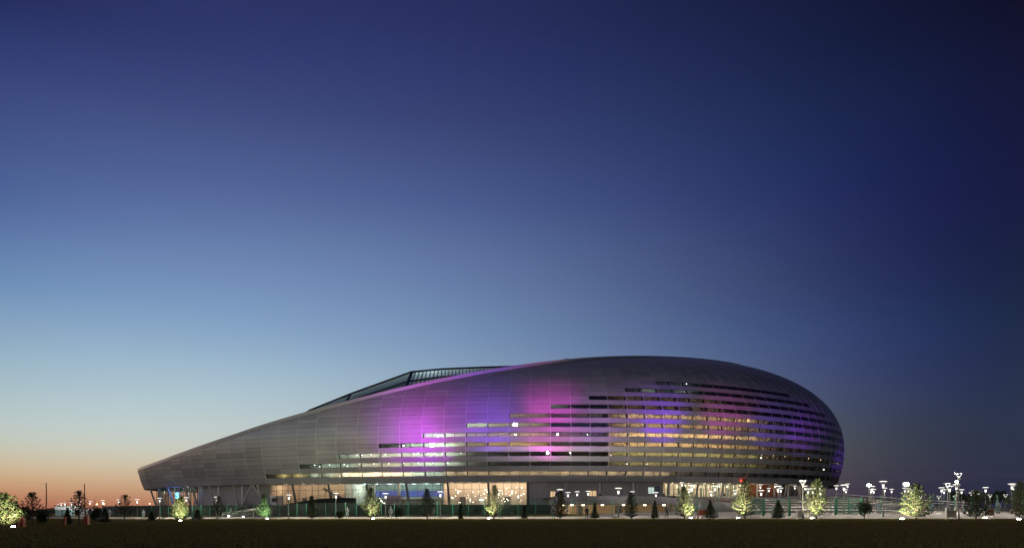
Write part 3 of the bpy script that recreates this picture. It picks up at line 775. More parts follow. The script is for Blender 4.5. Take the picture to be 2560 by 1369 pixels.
mb = MB(); mb.bar(at(634, Yu-.2, 1272), at(635, Yu-.2, 1297), .28); mb.build('post', M['concrete'], sx)
for px, py, s in ((571, 1289, .17), (608, 1292, .2)):
    mb = MB(); mb.lathe([(0, -s), (s*.8, -s*.6), (s, 0), (s*.8, s*.6), (0, s)], 10); mb.build('wall_lamp', emis('wall_lamp_glow', (1, .95, .85), 25), sx, loc=at(px, Yu-.35, py))
    light('wall_light', 'POINT', at(px, Yu-.8, py), 12, (1, .9, .75), sx, .1)

# plaza: paving rising from the lawn edge, then terraces with dark risers
def pf(X, Y): # how much of the terraces is left towards the right
    a = 1280+FPX*X/max(Y, 1); return 1-.72*ss(2110, 2420, a)
mb = MB(); Xs = list(np.arange(10, 170, 4.))
def pz(X, Y):
    u = Y-Yp(X); return zp(X)+.03+.085*max(0, min(u, 15))*(.55 if u < 4 else 1)*ss(8, 22, X)+ (.02 if u > 4 else 0)
def sheet(name, m, Xs, uvals, zf):
    mb = MB(); vs = [(X, Yp(X)+u, zf(X, Yp(X)+u)) for u in uvals for X in Xs]; k = len(Xs)
    mb.add(vs, [(j*k+i, j*k+i+1, (j+1)*k+i+1, (j+1)*k+i) for j in range(len(uvals)-1) for i in range(k-1)])
    return struct(mb.build(name, m))
sheet('plaza', M['paving'], Xs, [.2, 3.99, 4.01, 8, 12, 15, 30], lambda X, Y: zp(X)+.03+.052*min(Y-Yp(X), 14)*ss(8, 20, X))
def plz(X, Y): return max(gz(X, Y), zp(X)+.03+.052*min(Y-Yp(X), 14)*ss(8, 20, X)) if X > 10 else gz(X, Y)
mb = MB(); K = 8; Yk = [Yp(50)+15+k*11.5 for k in range(K+1)]
Xt = lambda Y, px: (px-1280)*Y/FPX
for k in range(K):
    Y0, Y1 = Yk[k], Yk[k+1]
    pxs = np.linspace(1872 if k < 6 else 1960, 2750, 40)
    for p0, p1 in zip(pxs[:-1], pxs[1:]):
        q = []
        for p in (p0, p1):
            Xa, Xb = Xt(Y0, p), Xt(Y1, p); f = 1-.74*ss(2110, 2420, p); b0 = 1.42
            za = b0+f*(k*.48); zr = za+.17*max(f, .5); zb = b0+f*((k+1)*.48)-.02
            q.append(((Xa, Y0, za-.02), (Xa, Y0, zr), (Xb, Y1, max(zb, zr+.05))))
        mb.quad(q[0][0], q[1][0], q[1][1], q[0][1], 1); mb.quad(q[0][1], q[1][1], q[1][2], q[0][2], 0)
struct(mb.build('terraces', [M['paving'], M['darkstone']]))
# railing at the head of the terraces
rl = thing('terrace_railing', 'steel two-bar railing running down the head of the terraces right of the stadium', 'railing', (0, 0, 0))
mb = MB(); pts = [at(2085, 205, 1233), at(2112, 200, 1235), at(2180, 196, 1240), at(2240, 192, 1244), at(2330, 186, 1250), at(2440, 180, 1257)]
for i in range(len(pts)-1):
    for h_ in (0, -.55): mb.bar(pts[i]+Vector((0, 0, h_)), pts[i+1]+Vector((0, 0, h_)), .09)
mb.build('rail', mat('steel_rail', (.55, .52, .47), .35, .6), rl)
mb = MB()
for i in range(len(pts)-1):
    m_ = max(1, int((pts[i+1]-pts[i]).length/2.2))
    for k in range(m_): q = pts[i].lerp(pts[i+1], k/m_); mb.bar(q, q-Vector((0, 0, 1.3)), .07)
mb.build('baluster', M['pole'], rl)
mb = MB(); pp = [p-Vector((0, -.3, .95)) for p in pts]
for i in range(len(pts)-1): mb.quad((pp[i].x, pp[i].y, .5), (pp[i+1].x, pp[i+1].y, .5), pp[i+1], pp[i]); mb.quad(pp[i], pp[i+1], pp[i+1]+Vector((4, 30, .6)), pp[i]+Vector((4, 30, .6)))
mb.build('parapet', M['concrete'], rl)

# ------------------------------------------------------------------ coloured facade floodlights and added fill floods
def floodlight(i, px, inset, target, power, col, angle, label, group='ground floodlights washing the stadium facade', z=3.3):
    th = th_px(px); p = ring(th, inset, z)
    t = thing('floodlight', label, 'floodlight', p, 0, group)
    mb = MB(); mb.box((0, 0, .12), (.5, .3, .24)); mb.build('bracket', M['steel'], t)
    d = (Vector(target)-p).normalized(); R = d.to_track_quat('Z', 'Y').to_matrix()
    mb = MB(); mb.box(Vector((0, 0, .4)), (.55, .4, .3), M=R); mb.build('housing', M['steel'], t)
    mb = MB(); mb.box(Vector((0, 0, .4))+d*.17, (.45, .3, .03), M=R); mb.build('lens', emis('flood_lens', col, 12), t)
    lt = light('flood_beam', 'SPOT', d*.4+Vector((0, 0, .4)), power, col, t, .3, d*10+Vector((0, 0, .4)), angle, 1.0)
FW = 1.0; WF = 1.6; CF = .62
PURP, VIOL, MAG, BLUEV, PALE, LILAC = (.62, .06, 1), (.26, .05, 1), (.9, .06, .75), (.2, .05, 1), (1, .98, .70), (.95, .80, .88)
FLOODS = [(1050, 0, 1044, 15, 330000, (.55, .02, 1), 30, 'violet floodlight behind the fence below the brightest purple panels'),
 (1060, 0, 1050, 13, 190000, (.62, .02, 1), 17, 'narrow violet floodlight behind the fence below the brightest purple panels'),
 (1100, 0, 1092, 21, 120000, (1, .12, .8), 30, 'pink floodlight behind the fence below the first bright window lamp'),
 (1000, 0, 985, 20, 60000, (.9, .10, .8), 36, 'dim pink floodlight behind the fence right of the half-lit pine'),
 (1205, 0, 1212, 19, 230000, (.22, .02, 1), 24, 'blue-violet floodlight behind the fence left of the second window lamp'),
 (1225, 0, 1218, 27, 150000, (.26, .03, 1), 30, 'second blue-violet floodlight aimed at the upper panels left of the second window lamp'),
 (1280, 0, 1290, 30, 60000, (.6, .1, .9), 40, 'dim violet floodlight behind the fence below the second window lamp'),
 (1380, 0, 1376, 17, 170000, (.9, .03, .75), 24, 'magenta floodlight before the pink panels at mid facade'),
 (1390, 0, 1376, 28, 210000, (.85, .02, .75), 26, 'second magenta floodlight aimed at the upper pink panels'),
 (1640, 0, 1654, 18, 220000, (.22, .02, 1), 22, 'blue-violet floodlight before the lit concourse'),
 (1660, 0, 1648, 29, 150000, (.3, .03, 1), 30, 'violet floodlight aimed at the upper panels above the lit concourse'),
 (1500, 0, 1500, 30, 95000, (.55, .12, .9), 46, 'dim violet floodlight aimed at the upper panels above the concrete wall'),
 (1810, 0, 1826, 26, 170000, (.85, .03, .7), 26, 'magenta floodlight before the glass entrance'),
 (1915, 0, 1930, 20, 200000, (.2, .02, 1), 20, 'blue-violet floodlight before the orange boards'),
 (1995, 0, 2006, 18, 230000, (.32, .02, 1), 17, 'violet floodlight on the terraces before the curved right end'),
 (2120, 0, 2090, 20, 80000, (.22, .03, 1), 26, 'blue-violet floodlight on the terraces at the far right of the stadium')]
def ground_flood(p, target, power, col, angle, label):
    p = Vector(p); t = thing('floodlight', label, 'floodlight', p, 0, 'ground floodlights washing the stadium facade')
    mb = MB(); mb.box((0, 0, .12), (.5, .3, .24)); mb.build('bracket', M['steel'], t)
    d = (Vector(target)-p).normalized(); R = d.to_track_quat('Z', 'Y').to_matrix()
    mb = MB(); mb.box(Vector((0, 0, .4)), (.55, .4, .3), M=R); mb.build('housing', M['steel'], t)
    mb = MB(); mb.box(Vector((0, 0, .4))+d*.17, (.45, .3, .03), M=R); mb.build('lens', emis('flood_lens', col, 12), t)
    light('flood_beam', 'SPOT', d*.4+Vector((0, 0, .4)), power, col, t, .3, d*10+Vector((0, 0, .4)), angle, 1.0)
for i, (px, ins, tpx, tt, p, c, a, lab) in enumerate(FLOODS):
    b_ = ring(th_px(tpx), 0, 0); Y = 200 if 1380 < px < 1880 else max(150, b_.y-56); g0 = at(px, Y, z=0)
    ground_flood((g0.x, Y, 5.2 if 1380 < px < 1880 else 3.4 if px > 1880 else gz(g0.x, Y)), shell(th_px(tpx), tt), p*CF, c, a, lab)
FILL_WASH = [(430, 205, 430, 7, 20000, (1, .95, .85), 44, 'first added fill floodlight from the left behind the long fence'),  # pale fill floods, added to brighten the facade panels
 (560, 190, 560, 9, 22000, (1, .97, .85), 46, 'added fill floodlight behind the fence near the underpass'),
 (700, 178, 690, 12, 26000, PALE, 48, 'added fill floodlight behind the fence left of the access ramp'),
 (820, 172, 810, 15, 34000, PALE, 50, 'added fill floodlight behind the fence before the access ramp'),
 (940, 168, 925, 17, 26000, (1, .92, .86), 50, 'added fill floodlight behind the fence before the blue seats'),
 (1080, 165, 1070, 19, 18000, LILAC, 52, 'added fill floodlight behind the fence before the teal lobby end'),
 (1230, 165, 1220, 20, 18000, LILAC, 52, 'added fill floodlight behind the fence before the string lights'),
 (1400, 170, 1390, 20, 20000, LILAC, 52, 'added fill floodlight at the left end of the tan recess'),
 (1550, 170, 1540, 18, 22000, LILAC, 52, 'added fill floodlight before the tan recess'),
 (1700, 170, 1690, 17, 22000, LILAC, 52, 'added fill floodlight right of the tan recess'),
 (1850, 175, 1830, 16, 22000, (1, .9, .88), 50, 'added fill floodlight before the green-finned entrance'),
 (2010, 185, 1960, 14, 20000, (1, .92, .88), 46, 'added fill floodlight on the terraces before the curved right end')]
for i, (px, Y, tpx, tt, p, c, a, lab) in enumerate(FILL_WASH):
    g0 = at(px, Y, z=0); zb = 1.0 if px > 1390 else gz(g0.x, Y)
    if px > 1880: zb = 3.9
    ground_flood((g0.x, Y, zb), shell(th_px(tpx), tt+6), p*WF*(.20 if px < 600 else .56 if px < 800 else .85 if px < 900 else .6 if px < 1000 else .34 if px < 1350 else .62), c, a, lab)

# ------------------------------------------------------------------ street lamps
def lamp_meshes(var):
    r = {}
    mb = MB(); mb.tube([(0, 0, 0), (0, 0, .5), (0, 0, .52), (0, 0, 3.45)], [.10, .10, .065, .05], 10); mb.lathe([(.16, 0), (.16, .05), (.1, .07)], 10); r['pole'] = (mb, M['pole'])
    mb = MB(); mb.lathe([(.055, 3.5), (.09, 3.55), (.125, 3.82), (.10, 3.86), (0, 3.88)], 12); r['lamp_head'] = (mb, M['lampbody'] if var == 'v' else M['lens'])
    for sgn in (-1, 1):
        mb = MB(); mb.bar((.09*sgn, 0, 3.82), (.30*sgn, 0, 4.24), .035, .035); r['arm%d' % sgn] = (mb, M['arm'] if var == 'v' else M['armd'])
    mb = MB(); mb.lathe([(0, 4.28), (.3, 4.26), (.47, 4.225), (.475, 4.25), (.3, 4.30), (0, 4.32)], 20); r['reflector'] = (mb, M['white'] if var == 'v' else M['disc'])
    return r
protos = {}
def lamp(px, ytop, Y, label, var='d', zb=None, power=None, group='disc-topped street lamps', scale=1., tint=(1, .90, .72)):
    base_z = zb
    ztop = CZ+(YH-ytop)*Y/FPX; X = (px-1280)*Y/FPX
    if base_z is None: base_z = plz(X, Y)
    sc = max(.35, (ztop-base_z)/4.32)
    t = thing('street_lamp', label, 'street lamp', (X, Y, base_z), random.Random(int(px)).uniform(-.5, .5), group)
    if var not in protos:
        protos[var] = {k: (v[0], v[1]) for k, v in lamp_meshes(var).items()}; protos[var] = {k: (MBmesh(k, *v)) for k, v in protos[var].items()}
    for k, me in protos[var].items():
        o = link('arm' if k.startswith('arm') else k, me, t); hs = min(1.15, max(sc, .9)) if k != 'pole' else 1
        if k == 'pole': o.scale = (1, 1, (ztop-base_z-.87*1.0)/3.45 if ztop-base_z > 1.3 else .3)
        else: o.location.z = (ztop-base_z)-4.32
    light('lamp_light', 'POINT', (0, 0, (ztop-base_z)-.22), (LP if power is None else power), tint, t, .12)
    return t
def MBmesh(k, mb, m):
    me = bpy.data.meshes.new(k.rstrip('-1')); me.from_pydata(mb.v, [], mb.f); me.materials.append(m); me.update(); return me
LP = 850
ORD = ['first', 'second', 'third', 'fourth', 'fifth', 'sixth', 'seventh', 'eighth', 'ninth', 'tenth', 'eleventh', 'twelfth', 'thirteenth', 'fourteenth', 'fifteenth', 'sixteenth', 'seventeenth', 'eighteenth']
ZONES = [
 ('of the lamps receding over the white hut on the left', [(145, 1259.5, 300), (153, 1256.5, 254), (162.5, 1255.5, 241), (179, 1254.5, 228), (199, 1253, 213), (225, 1251.5, 200)]),
 ('of the lamps between the timber poles and the stadium', [(257, 1249.5, 184), (297, 1247.5, 172), (343, 1247, 168)]),
 ('of the lamps before the grey ground wall', [(399, 1243.5, 158), (466, 1242, 154), (541, 1240.5, 148)]),
 ('of the lamps before the glazed lobby', [(722, 1235, 134), (840, 1231, 126), (964, 1231.5, 120), (1101, 1227, 115.5), (1247, 1224, 111.5)]),
 ('of the lamps before the concrete wall with tan recess', [(1400, 1221.5, 108), (1420, 1229, 140), (1443, 1227, 142), (1470, 1226, 150), (1546, 1218, 104), (1581, 1227, 145), (1640, 1229, 140)]),
 ('of the lamps before the green-finned glass entrance', [(1705, 1204.5, 165), (1722, 1221, 150), (1729, 1211, 99), (1778, 1227, 140), (1788, 1213, 125), (1799, 1208, 190), (1838, 1224, 135)]),
 ('of the lamps before the orange boards', [(1901, 1210, 160), (1903, 1224, 120), (1922, 1219, 175), (1945, 1213, 103), (1952, 1218, 140)]),
 ('of the lamps before the curved right end', [(1987, 1213, 190), (2013, 1213, 150), (2020, 1220, 120), (2032, 1219, 118), (2050, 1213, 150), (2051, 1224, 125), (2091, 1212, 150)]),
 ('of the lamps above the second green gate', [(2110, 1210, 104), (2115, 1222, 180), (2119, 1208, 170)]),
 ('of the lamps around the lone guard right of the round shrub', [(2180, 1213.5, 125), (2177, 1222, 170), (2184, 1221, 150), (2208, 1201, 97), (2212, 1218, 150), (2229, 1221, 170)]),
 ('of the lamps behind the broad lit pine on the right', [(2262, 1218, 145), (2271, 1220, 170), (2279, 1222, 165)]),
 ('of the lamps clustered above the right litter bin', [(2354, 1217, 130), (2360, 1222, 145), (2374, 1213, 106), (2391, 1209, 110), (2404, 1222, 150)]),
 ('of the lamps over the bench pine on the right', [(2428, 1230, 160), (2434, 1225, 190), (2442, 1227, 190), (2447, 1226, 180), (2464, 1216.5, 130)]),
 ('of the lamps at the far right edge', [(2530, 1207.5, 102), (2534, 1212, 130)])]
def ordlabel(k, n):
    return 'rightmost' if (k == n-1 and n > 1) else ('leftmost' if k == 0 else ORD[k]+' from left')
for zt, lst in ZONES:
    lst = sorted(lst)
    for k, (px, y, Y) in enumerate(lst):
        lab = ordlabel(k, len(lst))+' '+zt
        if px < 350:
            lamp(px, y, Y, lab+', white disc', zb=-.05 if Y > 160 else None, power=500)
        else:
            zb = None
            if Y > 112 and px > 1400: zb = CZ+(YH-y)*Y/FPX-4.2
            lamp(px, y, Y, lab, zb=zb, power=1900 if px < 1320 else LP if Y < 118 else 480)
lamp(2007, 1199, 92.5, 'tall lamp with glowing V arms under a dark disc, beside the left litter bin', 'v', power=500)
lamp(2397, 1181, 92.2, 'tallest lamp, glowing V arms under a thin dark disc, right of the right bin', 'v', power=500)
lamp(2369, 1206, 100, 'shorter V-armed lamp with dark disc just left of the tallest lamp', 'v', power=300)
for k, (px, y) in enumerate(((2301, 1238), (2347, 1237.5), (2388, 1237.5), (2475, 1234.5), (2514, 1234))):
    lamp(px, y, 150, ordlabel(k, 5)+' of the tiny V-armed path lights near the right fence', 'v', zb=CZ+(YH-y)*150/FPX-2.6, power=60, group='small V-armed path lights')
# floodlight masts facing the camera
for px, y, Y, s, lab in ((2172, 1212, 120, .45, 'white floodlight mast glaring left of the lone guard'), (2265, 1209.5, 118, .62, 'warm-white floodlight mast glaring left of the broad lit pine'), (2391, 1203, 108, .32, 'white floodlight mast glaring beside the tallest lamp')):
    p = at(px, Y, y); zb = plz(p.x, Y); t = thing('floodlight_mast', lab, 'floodlight', (p.x, Y, zb), 0, 'floodlight masts facing the lawn')
    h_ = p.z-zb; mb = MB(); mb.tube([(0, 0, 0), (0, 0, h_)], [.08, .05], 10); mb.build('pole', M['pole'], t)
    mb = MB(); mb.box((0, .1, h_), (s*1.5, .18, s*.9)); mb.build('housing', M['steel'], t)
    mb = MB(); mb.lathe([(0, -.06), (s*.4, -.03), (s*.5, .06)], 14); o = mb.build('lens', emis('mast_lens', (1, .98, .9), 60), t); o.location = (0, -.05, h_); o.rotation_euler = (pi/2, 0, 0); o.scale = (1.3, .8, 1)
    light('mast_beam', 'SPOT', (0, -.2, h_), 350, (1, .97, .88), t, .2, (-12, -14, h_-9), 120, .8)
# far-off sodium lamps on the left horizon
for px, y, s, lab in ((33, 1257, .9, 'distant amber light over the dark pines at far left'), (242, 1259.5, .9, 'distant white spark light right of the second timber pole'), (259, 1258.5, 1.1, 'distant amber star light below a disc lamp on the left'), (374, 1258, .7, 'distant amber light left of the stadium tip')):
    p = at(px, 420, y); t = thing('distant_lamp', lab, 'lamp', (p.x, 420, 0), 0, 'distant street lights on the left horizon')
    mb = MB(); mb.tube([(0, 0, 0), (0, 0, p.z)], .08, 6); mb.build('pole', M['pole'], t)
    mb = MB(); mb.lathe([(0, -s*.4), (s*.4, 0), (0, s*.4)], 8, o=(0, 0, p.z)); mb.build('lamp_head', emis('sodium_glow', (1, .62, .28), 14), t)
# low white lamp cylinders beside the left lamps

# ------------------------------------------------------------------ mesh fence with green posts
FH = 2.35
def panel_mesh(lenx):
    mb = MB(); n = 12
    for k in range(n): mb.bar((0, 0, .06+k*(FH-.1)/(n-1)), (lenx, 0, .06+k*(FH-.1)/(n-1)), .022, .022)
    for k in range(1, 18): mb.bar((lenx*k/18, .015, .05), (lenx*k/18, .015, FH-.03), .008, .008)
    me = bpy.data.meshes.new('mesh_panel'); me.from_pydata(mb.v, [], mb.f); me.materials.append(M['wire']); me.update(); return me
pmb = MB(); pmb.box((0, 0, FH/2+.05), (.07, .07, FH+.1)); pmb.box((0, 0, FH+.12), (.085, .085, .03)); 
post_me = bpy.data.meshes.new('post'); post_me.from_pydata(pmb.v, [], pmb.f); post_me.materials.append(M['fence']); post_me.update()
unit_panel = panel_mesh(2.75)
def fence_run(label, pts):
    # pts: list of ground points, posts every ~2.75 m
    t = thing('mesh_fence', label, 'fence', pts[0], 0, 'green wire mesh fence runs')
    o0 = Vector(pts[0]); posts = [Vector(pts[0])]
    L_ = [0.]
    for a, b_ in zip(pts[:-1], pts[1:]): L_.append(L_[-1]+(Vector(b_)-Vector(a)).length)
    n = max(1, round(L_[-1]/2.75)); P = []
    for k in range(n+1):
        s_ = L_[-1]*k/n; P.append(Vector([float(np.interp(s_, L_, [p[c] for p in pts])) for c in range(3)]))
    for k, p in enumerate(P):
        o = link('post', post_me, t, p-o0)
        if k < n:
            d = P[k+1]-p; o = link('mesh_panel', unit_panel, t, p-o0); o.rotation_euler = (0, -atan2(d.z, hypot(d.x, d.y)), atan2(d.y, d.x)); o.scale = (d.length/2.75, 1, 1)
    return t
def fpts(px0, px1, off_, n=30):
    r = []
    for k in range(n+1):
        px = px0+(px1-px0)*k/n
        Y = 120.
        for _ in range(12): Y = Yp((px-1280)*Y/FPX)+off_
        X = (px-1280)*Y/FPX; r.append((X, Y, plz(X, Y)))
    return r
fence_run('long green-posted wire mesh fence in front of the dark podium wall', fpts(236, 1384, 6))
fence_run('green-posted wire mesh fence before the tan recess', fpts(1431, 1693, 7, 10))
fence_run('green-posted wire mesh fence behind the orange bench', fpts(1741, 1900, 6.5, 8))
fence_run('wire mesh fence behind the broad lit pine on the right', fpts(2201, 2386, 10, 8))
fence_run('wire mesh fence at the far right behind the guard in pale uniform', fpts(2430, 2620, 9, 8))
def lone_post(px, label):
    p = fpts(px, px+1, 8, 1)[0]; o = link('fence_post', post_me, None, p); tag(o, label, 'post', 'lone green fence posts')
lone_post(2077, 'single green fence post left of the second green gate'); 
def gate(px0, px1, off_, label, swing=0.):
    a = Vector(fpts(px0, px0+1, off_, 1)[0]); b_ = Vector(fpts(px1, px1+1, off_+swing, 1)[0]); d = b_-a; ln = hypot(d.x, d.y)
    t = thing('gate', label, 'gate', a, atan2(d.y, d.x), 'green steel gates to the plaza'); H_ = 2.15
    for x, w_ in ((0, .26), (ln, .26)): mb = MB(); mb.box((x, 0, H_/2), (w_, .2, H_+.1)); mb.build('gate_post', M['fence'], t)
    for x0, x1 in ((.2, ln/2-.04), (ln/2+.04, ln-.2)):
        mb = MB()
        for z_ in (.15, H_-.05): mb.bar((x0, 0, z_), (x1, 0, z_), .06)
        n = 11
        for k in range(n+1): mb.bar((x0+(x1-x0)*k/n, 0, .15), (x0+(x1-x0)*k/n, 0, H_-.05), .07 if k in (0, n) else .03)
        mb.build('gate_leaf', M['fence'], t)
gate(1908, 1974, 5.5, 'green barred double gate behind the small conical fir', 0)
gate(2089, 2153, 7.5, 'green barred double gate right of the brightly lit tall pine', 0)
mb = MB(); p = Vector(fpts(1868, 1869, 6, 1)[0]); q = Vector(fpts(1904, 1905, 6, 1)[0])
for k in range(26): r_ = p.lerp(q, k/25); mb.bar(r_+Vector((0, 0, .1)), r_+Vector((0, 0, 2.0)), .03)
for z_ in (.15, 1.95): mb.bar(p+Vector((0, 0, z_)), q+Vector((0, 0, z_)), .05)
tag(mb.build('barred_fence', M['fence']), 'short barred fence panel left of the first green gate', 'fence')

# ------------------------------------------------------------------ grass tufts on the near lawn
rr = random.Random(55); mb = MB()
for k in range(26000):
    Y = 32+48*rr.random()**1.4; X = rr.uniform(-.68, .68)*Y; z_ = gz(X, Y)
    for q in range(2):
        a = rr.uniform(0, 6.28); h_ = rr.uniform(.03, .10); w_ = rr.uniform(.01, .03); d = Vector((cos(a)*w_, sin(a)*w_, 0)); p = Vector((X+rr.uniform(-.06, .06), Y, z_-.005))
        mb.add((p-d, p+d, p+Vector((rr.uniform(-.05, .05), rr.uniform(-.05, .05), h_))), ((0, 1, 2),))
gt = mb.build('grass_tufts', mat('dry_grass_blade', (.13, .115, .03), .9, island=.5)); gt['kind'] = 'stuff'; gt['label'] = 'short dry grass tufts over the dark foreground lawn'
# ------------------------------------------------------------------ trees
def ground_at(px, Y): X = (px-1280)*Y/FPX; return Vector((X, Y, plz(X, Y)))
def needle_tuft(mb, p, d, n, ln, w_, rr):
    d = d.normalized(); a = d.orthogonal().normalized(); b_ = d.cross(a)
    for k in range(n):
        an = rr.uniform(0, 2*pi); sp_ = rr.uniform(.35, 1.0)
        v = (d*rr.uniform(.25, .9)+(a*cos(an)+b_*sin(an))*sp_).normalized()*ln*rr.uniform(.6, 1.15)
        s_ = v.cross(Vector((rr.uniform(-1, 1), rr.uniform(-1, 1), rr.uniform(-1, 1)))).normalized()*w_
        q = p-d*ln*rr.uniform(0, .5); mb.add((q-s_, q+s_, q+v), ((0, 1, 2),))
def pine(name, label, px, Y, ytop, wpx, style, seed, group, ybase=None):
    rr = random.Random(seed); g0 = ground_at(px, Y)
    if ybase is not None: g0.z = min(g0.z, at(px, Y, ybase).z) if False else g0.z
    H_ = CZ+(YH-ytop)*Y/FPX-g0.z; R = wpx*Y/FPX/2
    t = thing(name, label, 'tree' if style != 'bush' else 'shrub', g0, 0, group)
    tr = MB(); cr = MB(); lean = Vector((rr.uniform(-.03, .03), rr.uniform(-.03, .03), 0))
    axis = lambda f: Vector((lean.x*f*H_*f, lean.y*f*H_*f, f*H_))
    r0 = .018*H_+.015
    tr.tube([axis(f) for f in np.linspace(0, .98, 8)], [r0*(1-f*.85) for f in np.linspace(0, 1, 8)], 7)
    if style in ('pine', 'sparse'):
        nl = 11 if style == 'pine' else 9; f0 = .10 if style == 'pine' else .30
        ln = .26 if style == 'pine' else .20
        for l in range(nl):
            f = f0+(1-f0)*(l/(nl-.3))**.95
            u = (f-f0)/(1-f0)
            prof_ = (min(1, .72+u*2.2) if u < .13 else 1)*(1-u)**.95*1.05 if style == 'pine' else (1-u)**.8
            nb_ = rr.randint(6, 8) if style == 'pine' else rr.randint(4, 6)
            a_0 = rr.uniform(0, 6.28)
            for k in range(nb_):
                an = a_0+2*pi*k/nb_+rr.uniform(-.3, .3); Lb = R*1.12*prof_*rr.uniform(.62, 1.2)+.10
                up = .35+.8*u if style == 'pine' else .35+.7*u
                base_ = axis(f); dr = Vector((cos(an), sin(an), 0)); P = []
                for q in range(5):
                    s_ = q/4; P.append(base_+dr*Lb*s_+Vector((0, 0, Lb*(up*s_*s_+(-.05 if style == 'pine' else .1)*s_))))
                tr.tube(P, [r0*.42*(1-.8*q/4)*(1-.6*u) for q in range(5)], 4, cap=False)
                nt_ = max(3, int(Lb*6.2))
                for q in range(nt_):
                    s_ = .12+.88*(q+rr.random())/nt_ if style == 'pine' else .38+.62*(q+rr.random())/nt_
                    i = min(3, int(s_*4)); p = P[i].lerp(P[i+1], s_*4-i); d = (P[i+1]-P[i]).normalized()
                    side = Vector((rr.uniform(-1, 1), rr.uniform(-1, 1), rr.uniform(-.2, .6)))*(.24*Lb*(1.1-s_*.6)+.03)
                    needle_tuft(cr, p+side*(1 if style == 'pine' else .45), d+side*.8+Vector((0, 0, .25)), 9 if style == 'pine' else 10, ln, .022, rr)
                    if style == 'pine' and rr.random() < .4: tr.bar(p, p+side, .012)
                needle_tuft(cr, P[-1], P[-1]-P[-2]+Vector((0, 0, .05)), 12, ln*1.1, .022, rr)
        for q in range(8): needle_tuft(cr, axis(.86+.14*q/7), Vector((0, 0, 1)), 8, ln*.8, .02, rr)
    elif style == 'fir':
        n = int(180+620*R); ph = [rr.uniform(0, 6.28) for _ in range(3)]
        for q in range(n):
            f = .05+.95*rr.random()**1.3; an = rr.uniform(0, 6.28); lay = .72+.28*abs(sin(f*26)); rad = R*(1-f)**.9*lay*rr.uniform(.2, 1.0)**.7*(1+.28*sin(2*an+ph[0]+f*5)+.18*sin(5*an+ph[1]+f*11))
            d = Vector((cos(an), sin(an), .15)); needle_tuft(cr, axis(f)+d*rad, d+Vector((0, 0, .3*f)), 6, .17, .02, rr)
        for q in range(6): needle_tuft(cr, axis(.9+.1*q/5), Vector((0, 0, 1)), 6, .16, .015, rr)
        for l in range(9):
            for k in range(5):
                an = l*1.3+2*pi*k/5; f = .08+.8*l/9; tr.bar(axis(f), axis(f)+Vector((cos(an), sin(an), .1))*R*(1-f)*.85, .014)
    else: # round bush on a short stem
        n = int(330+360*R)
        for q in range(n):
            an = rr.uniform(0, 6.28); el = math.asin(rr.uniform(-.95, 1)); rad = rr.uniform(.3, 1.08)*(1+.2*sin(3*an+seed)*cos(2*el)+.16*sin(7*an+4*el+seed))
            c = Vector((0, 0, H_*.56)); d = Vector((cos(an)*cos(el)*R, sin(an)*cos(el)*R, sin(el)*H_*.44))*rad
            needle_tuft(cr, c+d, d+Vector((0, 0, .2)), 6, .15, .028, rr)
        for k in range(9):
            an = 2*pi*k/9; tr.bar(axis(.3), axis(.3)+Vector((cos(an)*R*.7, sin(an)*R*.7, H_*.3*(1+sin(k)))), .02)
    tr.build('trunk', M['bark'], t); cr.build('crown', M['needle'], t)
    return t
G1, G2, G3 = 'young pines standing along the lawn', 'low firs and bushes along the lawn', 'sparse dark pines on the left lawn'
